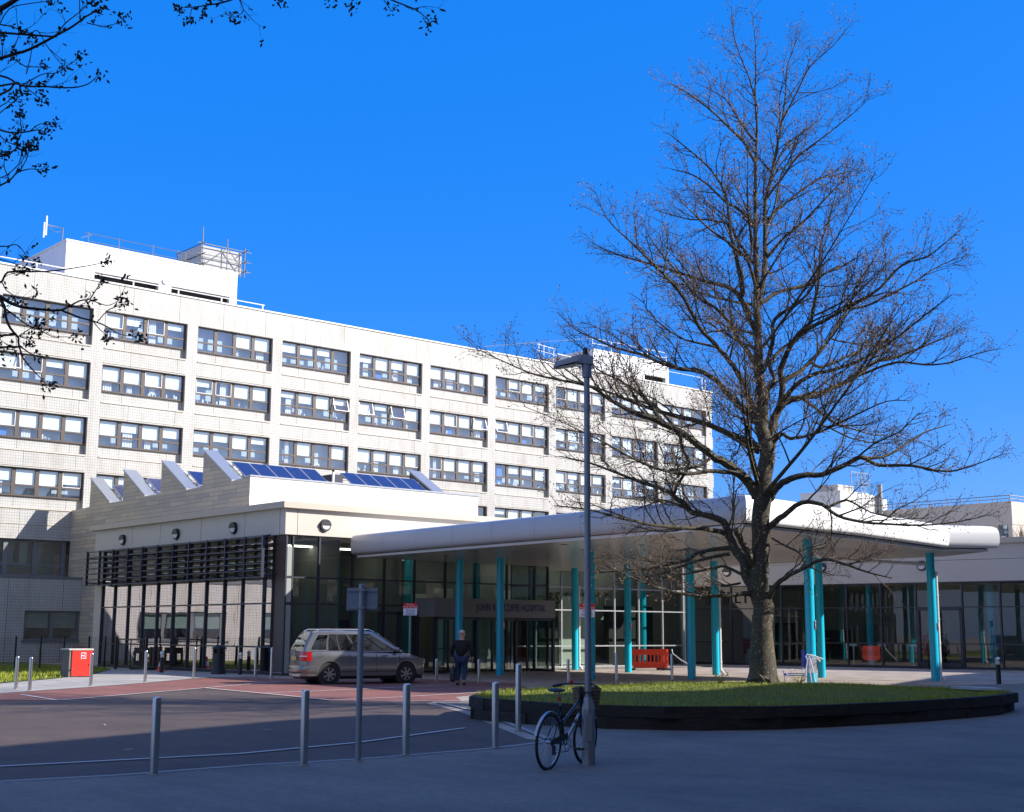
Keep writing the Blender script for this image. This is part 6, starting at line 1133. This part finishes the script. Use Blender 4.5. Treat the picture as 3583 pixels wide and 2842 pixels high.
# ================================================================ TREES
class TreeMB(MB): pass
def grow(limbs,base,depthf,seed,trunk_mat,twig_mat,bud_mat,names,par,dens=1.0,twl=1.0,trad=1.0,buds=True,first_is_trunk=True,leaf=0.0):
    rnd=random.Random(seed); wood=MB(); trunk=MB(); twig=MB(); bud=MB()
    def rv(): return Vector((rnd.gauss(0,1),rnd.gauss(0,1),rnd.gauss(0,1)))
    def wpt(u,h,d): return base+RT*u+FW*d+Vector((0,0,h))
    def addbud(p,dirn,s):
        if s<=0: return
        d=dirn.normalized(); e=d.orthogonal().normalized(); f=d.cross(e)
        if leaf:
            for k in range(rnd.randint(2,4) if s<.03 else rnd.randint(18,28)):
                dd=(d*.5+rv().normalized()).normalized(); ee=dd.orthogonal().normalized(); L_=leaf*rnd.uniform(.5,1.3); w_=L_*.3; c=p+rv()*leaf*(.2 if s<.03 else .62)
                bud.quad(c,c+dd*L_*.5+ee*w_,c+dd*L_,c+dd*L_*.5-ee*w_)
                ff=dd.cross(ee); bud.quad(c,c+dd*L_*.5+ff*w_*.7,c+dd*L_*.9,c+dd*L_*.5-ff*w_*.7)
            return
        n=len(bud.v); a=p; b=p+d*s*2.4; m_=p+d*s*1.0; bud.v+=[a,m_+e*s*.62,m_-e*s*.3+f*s*.55,m_-e*s*.3-f*s*.55,b]
        for q in ((0,2,1),(0,3,2),(0,1,3),(4,1,2),(4,2,3),(4,3,1)): bud.f.append(tuple(n+i for i in q))
    def wig(p,d,L_,segs,curve,up):
        pts=[p]; d=d.normalized()
        for i in range(segs):
            d=(d+rv()*curve+Vector((0,0,up))).normalized(); p=p+d*L_/segs; pts.append(p)
        return pts
    def branch(p,d,L_,r,lev):
        segs=6 if lev==0 else 3; pts=wig(p,d,L_,segs,.17 if lev==0 else .22,.06); rr=[r*(1-.75*i/segs) for i in range(segs+1)]
        (wood if lev==0 and r>.02 else twig).tube(pts,rr,4 if lev==0 else 3,False)
        if lev>=2:
            if buds and (not leaf or rnd.random()<.4): addbud(pts[-1],pts[-1]-pts[-2],.020*trad*rnd.uniform(.7,1.5))
            if buds and not leaf and rnd.random()<.75: addbud(pts[-2],rv(),.016*trad*rnd.uniform(.7,1.3))
            return
        n=max(2,int((L_/(.15 if lev==0 else .12)/twl)*dens)); 
        for k in range(n):
            t=.2+.8*(k+rnd.random())/n; t=min(t,.999); i=min(segs-1,int(t*segs)); a=pts[i].lerp(pts[i+1],t*segs-i); dd=(pts[i+1]-pts[i]).normalized()
            o=rv(); o=(o-dd*o.dot(dd)).normalized(); ang=rnd.uniform(.45,.95); nd=dd*math.cos(ang)+o*math.sin(ang)
            if lev==0: branch(a,nd,min(.85,.14+L_*rnd.uniform(.2,.42)*(1.15-.55*t)),max(.0055*trad,r*.42),1)
            else: branch(a,nd,rnd.uniform(.10,.26)*twl,.0038*trad,2)
        if buds and lev==1: addbud(pts[-1],pts[-1]-pts[-2],.016*trad)
    for li,L_ in enumerate(limbs):
        pts=[]; az=depthf(li,rnd); u0=L_[0][0]; h0=L_[0][1]; acc=0; 
        st=limb_depth(limbs,li,allp) if li and not (leaf and L_[0][0]>-2.3 and h0>5.5) else 0
        n=len(L_)
        for j,(u,h,r) in enumerate(L_):
            if li==0: dd=0
            else:
                if j: acc+=math.hypot(u-L_[j-1][0],h-L_[j-1][1])*az
                dd=st+acc+ (.10*math.sin(j*1.7+li) if 0<j else 0)*min(1,acc*acc*4+.3)*.6
            pts.append((u,h,dd,r))
        allp.append([(p[0],p[1],p[2]) for p in pts])
        W_=[wpt(u,h,d_) for u,h,d_,r in pts]; rr=[p[3] for p in pts]
        # smooth subdivide
        ws=[];rs=[]
        for j in range(len(W_)-1):
            a=W_[max(0,j-1)];b=W_[j];c=W_[j+1];e=W_[min(len(W_)-1,j+2)]
            K_=3
            for q in range(K_):
                t=q/K_; t2=t*t;t3=t2*t
                v=.5*((2*b)+(c-a)*t+(2*a-5*b+4*c-e)*t2+(3*b-a-3*c+e)*t3); ws.append(v+ (rv()*rr[j]*.10)); rs.append(rr[j]+(rr[j+1]-rr[j])*t)
        ws.append(W_[-1]); rs.append(rr[-1])
        tgt=trunk if (li==0 and first_is_trunk) else wood
        ns=14 if li==0 and first_is_trunk else 8
        tgt.tube(ws,[max(x,.004*trad) for x in rs],ns,True)
        if leaf: addbud(ws[-1],ws[-1]-ws[-2],.05)
        tot=sum((ws[i+1]-ws[i]).length for i in range(len(ws)-1)); s=0
        startf=(.32 if li==0 else .22) if first_is_trunk else .05
        step=(.165 if first_is_trunk else .10)/dens; nxt=tot*startf
        for i in range(len(ws)-1):
            sl=(ws[i+1]-ws[i]).length
            while nxt<s+sl:
                t=(nxt-s)/sl; a=ws[i].lerp(ws[i+1],t); dd=(ws[i+1]-ws[i]).normalized(); rem=tot-nxt; frac=nxt/tot
                o=rv(); o.z=abs(o.z)*.6+o.z*.4; o=(o-dd*o.dot(dd)).normalized(); ang=rnd.uniform(.42,.9); nd=dd*math.cos(ang)+o*math.sin(ang)
                if first_is_trunk:
                    bl=(min(2.3,.55+rem*.36) if li else min(1.5,.4+rem*.14))*rnd.uniform(.4,1.1); br=min(rs[i]*.6,.009+bl*.011)
                    branch(a,nd,bl,br,0); nxt+=step*rnd.uniform(.6,1.5)*(1.05 if bl<.8 else 1.5)
                else:
                    bl=rnd.uniform(.05,.2)*twl; 
                    if rnd.random()<.4: branch(a,nd,bl*1.7,.0032,1)
                    else:
                        branch(a,nd,bl*.35,.0026,2)
                    nxt+=step*rnd.uniform(.7,1.6)
            s+=sl
    out=[]
    if trunk.v: out.append(trunk.build('trunk',trunk_mat,par,smooth='a'))
    out.append(wood.build('limbs',trunk_mat,par,smooth='a'))
    if twig.v: out.append(twig.build('twigs',twig_mat,par))
    if bud.v: out.append(bud.build('buds' if not leaf else 'foliage',bud_mat,par))
    return out
allp=[]
def limb_depth(limbs,li,allp):
    # depth where this limb leaves the nearest earlier limb
    u,h,_=limbs[li][0]; best=(9e9,0)
    for q in allp[:li]:
        for (a,b) in zip(q,q[1:]):
            ax_,ay=a[0],a[1]; bx,by=b[0],b[1]; l2=(bx-ax_)**2+(by-ay)**2+1e-9; t=max(0,min(1,((u-ax_)*(bx-ax_)+(h-ay)*(by-ay))/l2)); d=math.hypot(u-ax_-t*(bx-ax_),h-ay-t*(by-ay))
            if d<best[0]: best=(d,a[2]+(b[2]-a[2])*t)
    return best[1]
def twig_spec(li,L_): return 1
base=P(6.0,32.76)
bt=thing('bare_tree','tall leafless tree with budding twigs growing on the raised grass bed','tree',(base.x,base.y,0))
azs=[0,.1]+[(-1)**i*(.15+.55*((i*7919)%10)/10) for i in range(80)]
limbs=[list(l) for l in TREE_LIMBS]
# limbs that reach towards and away from the viewer, not only across
rnd=random.Random(77); extra=[]
for k in range(11):
    h=rnd.uniform(4.5,13); r0=.075*(1-h/22); L_=rnd.uniform(1.6,3.4)*(1-(h-4)/16); sg=rnd.choice((-1,1)); n=5; e=[]
    e=[(sg*L_*.12*j+ .0,h+L_*.16*j*(.9+.1*j),max(.006,r0*(1-j/n*.93))) for j in range(n+1)]; extra.append((e,rnd.choice((-1,1))*rnd.uniform(1.6,2.6)))
nl=len(limbs); limbs+=[e for e,_ in extra]
grow(limbs,base,lambda i,r: azs[i] if i<nl else extra[i-nl][1],5,'bark','twig','bud',None,bt,dens=1.0)
m=MB(); b_=base
for a in range(9):
    an_=a*2*math.pi/9+.2; d=Vector((math.cos(an_),math.sin(an_),0)); z=lawnz(b_.x,b_.y); m.tube([b_+Vector((0,0,z+.6))+d*.14,b_+Vector((0,0,z+.2))+d*.22,b_+Vector((0,0,z+.02))+d*.32,b_+Vector((0,0,z-.1))+d*.45],[.10,.12,.09,.04],7)
m.tube([b_+Vector((0,0,z-.1)),b_+Vector((0,0,z+.35)),b_+Vector((0,0,z+1.0)),b_+Vector((0,0,z+1.6))],[.38,.33,.27,.23],14); m.build('root_flare','bark',bt,smooth='a')
# near tree whose branches hang into the picture at the left
allp.clear()
nb=P(-6.3,8.2); nt_=thing('overhanging_tree','budding tree whose dark twigs hang in from the top left','tree',(nb.x,nb.y,0))
NL=[list(l) for l in NEAR_LIMBS]; b0_=P(0,8.0)
rn=random.Random(9)
grow(NL,b0_,lambda i,r:rn.uniform(-.3,.3) if NL[i][0][0]<-2.3 else 0,15,'twigd','twigd','leafb',None,nt_,dens=1.0,twl=.7,trad=.42,first_is_trunk=False,leaf=.034)
m=MB(); m.tube([nb,nb+Vector((0,0,1)),nb+Vector((.1,0,3)),nb+Vector((.2,.2,5.5)),nb+Vector((.1,.3,8)),nb+Vector((.3,.3,11))],[.30,.22,.19,.15,.10,.04],14)
hub=[nb+Vector((.1,0,2.9)),nb+Vector((.15,.1,4.2)),nb+Vector((.2,.2,5.4)),nb+Vector((.12,.3,7))]
for i,l in enumerate(NL):
    u,h,r=l[0]
    if u<-2.85 and r>.004:
        e=b0_+RT*u+FW*0+Vector((0,0,h)); s=min(hub,key=lambda q:abs(q.z-h+.6)); mid=s.lerp(e,.5)+Vector((0,0,.25)); m.tube([s,mid,e],[.05 if r>.008 else .03,.03 if r>.008 else .018,max(r,.006)],8)
top_=nb+Vector((.12,.3,7.2))
for (x,dd) in ((-1.5,8.6),(-.9,8.6)):
    pass
for i,l in enumerate(NL):
    u,h,r=l[0]
    if u>-2.85 and h>6.2 and r>.003:
        e=P(0,8.0)+RT*u+Vector((0,0,h)); m.tube([top_,top_.lerp(e,.5)+Vector((0,0,1.2)),e+Vector((0,0,.3))-RT*.3,e],[.05,.03,.012,max(.005,r)],6)
m.build('trunk','twigd',nt_,smooth='a')
# ================================================================ CAMERA, LIGHT, WORLD
cd=bpy.data.cameras.new('camera'); cam=bpy.data.objects.new('camera',cd); COL.objects.link(cam); SC.camera=cam
cd.sensor_width=36; cd.lens=4730/3583*36; cd.clip_end=5000; cd.clip_start=.05
fwd=Vector((0.65164,0.74033,0.16539)); 
pt_=R(9.52); f2=Vector((FW.x*math.cos(pt_),FW.y*math.cos(pt_),math.sin(pt_))); up=Vector((-FW.x*math.sin(pt_),-FW.y*math.sin(pt_),math.cos(pt_))); ro=R(.25)
rx=RT*math.cos(ro)+up*math.sin(ro); uy=up*math.cos(ro)-RT*math.sin(ro)
mw=Matrix((( rx.x,uy.x,-f2.x,0),(rx.y,uy.y,-f2.y,0),(rx.z,uy.z,-f2.z,1.75),(0,0,0,1))); cam.matrix_world=mw
sd=Vector((.9,-1,.8)).normalized()
sl=bpy.data.lights.new('sun','SUN'); sl.energy=4.8; sl.angle=R(.55); sl.color=(1,.95,.87); so_=bpy.data.objects.new('sun',sl); COL.objects.link(so_); so_.rotation_euler=sd.to_track_quat('Z','Y').to_euler(); so_.location=(30,-30,40)
w=bpy.data.worlds.new('World'); SC.world=w; w.use_nodes=True; nt=w.node_tree; bg=nt.nodes['Background']
sk=nt.nodes.new('ShaderNodeTexSky'); sk.sky_type='NISHITA'; sk.sun_disc=False; sk.sun_elevation=math.asin(sd.z); sk.sun_rotation=math.atan2(sd.x,sd.y); sk.air_density=1.0; sk.dust_density=1.2; sk.ozone_density=4.0; sk.altitude=300
hs=nt.nodes.new('ShaderNodeHueSaturation'); hs.inputs['Saturation'].default_value=1.4; hs.inputs['Hue'].default_value=.512; hs.inputs['Value'].default_value=1.05; cst=mixc(nt,.72,hs.outputs[0],(.05,.94,3.8)); nt.links.new(sk.outputs[0],hs.inputs['Color']); bg.inputs[1].default_value=.15
# added white glow, unseen behind the viewpoint, patchy, to brighten the shaded faces
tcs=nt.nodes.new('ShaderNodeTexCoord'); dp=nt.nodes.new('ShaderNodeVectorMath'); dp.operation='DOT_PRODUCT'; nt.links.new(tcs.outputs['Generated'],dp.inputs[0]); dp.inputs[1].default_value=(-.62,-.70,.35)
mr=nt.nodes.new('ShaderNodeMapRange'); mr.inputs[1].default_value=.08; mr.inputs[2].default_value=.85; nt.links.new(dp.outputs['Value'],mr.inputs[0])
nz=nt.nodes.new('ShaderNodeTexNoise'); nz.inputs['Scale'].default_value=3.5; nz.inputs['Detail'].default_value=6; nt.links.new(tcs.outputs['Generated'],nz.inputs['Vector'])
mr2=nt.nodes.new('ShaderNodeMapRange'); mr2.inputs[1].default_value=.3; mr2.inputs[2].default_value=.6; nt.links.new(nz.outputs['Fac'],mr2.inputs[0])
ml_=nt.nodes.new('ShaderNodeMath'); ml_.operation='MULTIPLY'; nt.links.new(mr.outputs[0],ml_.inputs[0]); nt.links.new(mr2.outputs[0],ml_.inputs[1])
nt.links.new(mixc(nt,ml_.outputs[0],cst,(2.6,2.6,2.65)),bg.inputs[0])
SC.render.engine='CYCLES'; SC.view_settings.view_transform='Standard'; SC.view_settings.look='None'; SC.view_settings.exposure=.78; SC.view_settings.gamma=1
SC.cycles.max_bounces=8; SC.cycles.transparent_max_bounces=16; SC.cycles.sample_clamp_indirect=6
SC.render.resolution_x=1024; SC.render.resolution_y=812
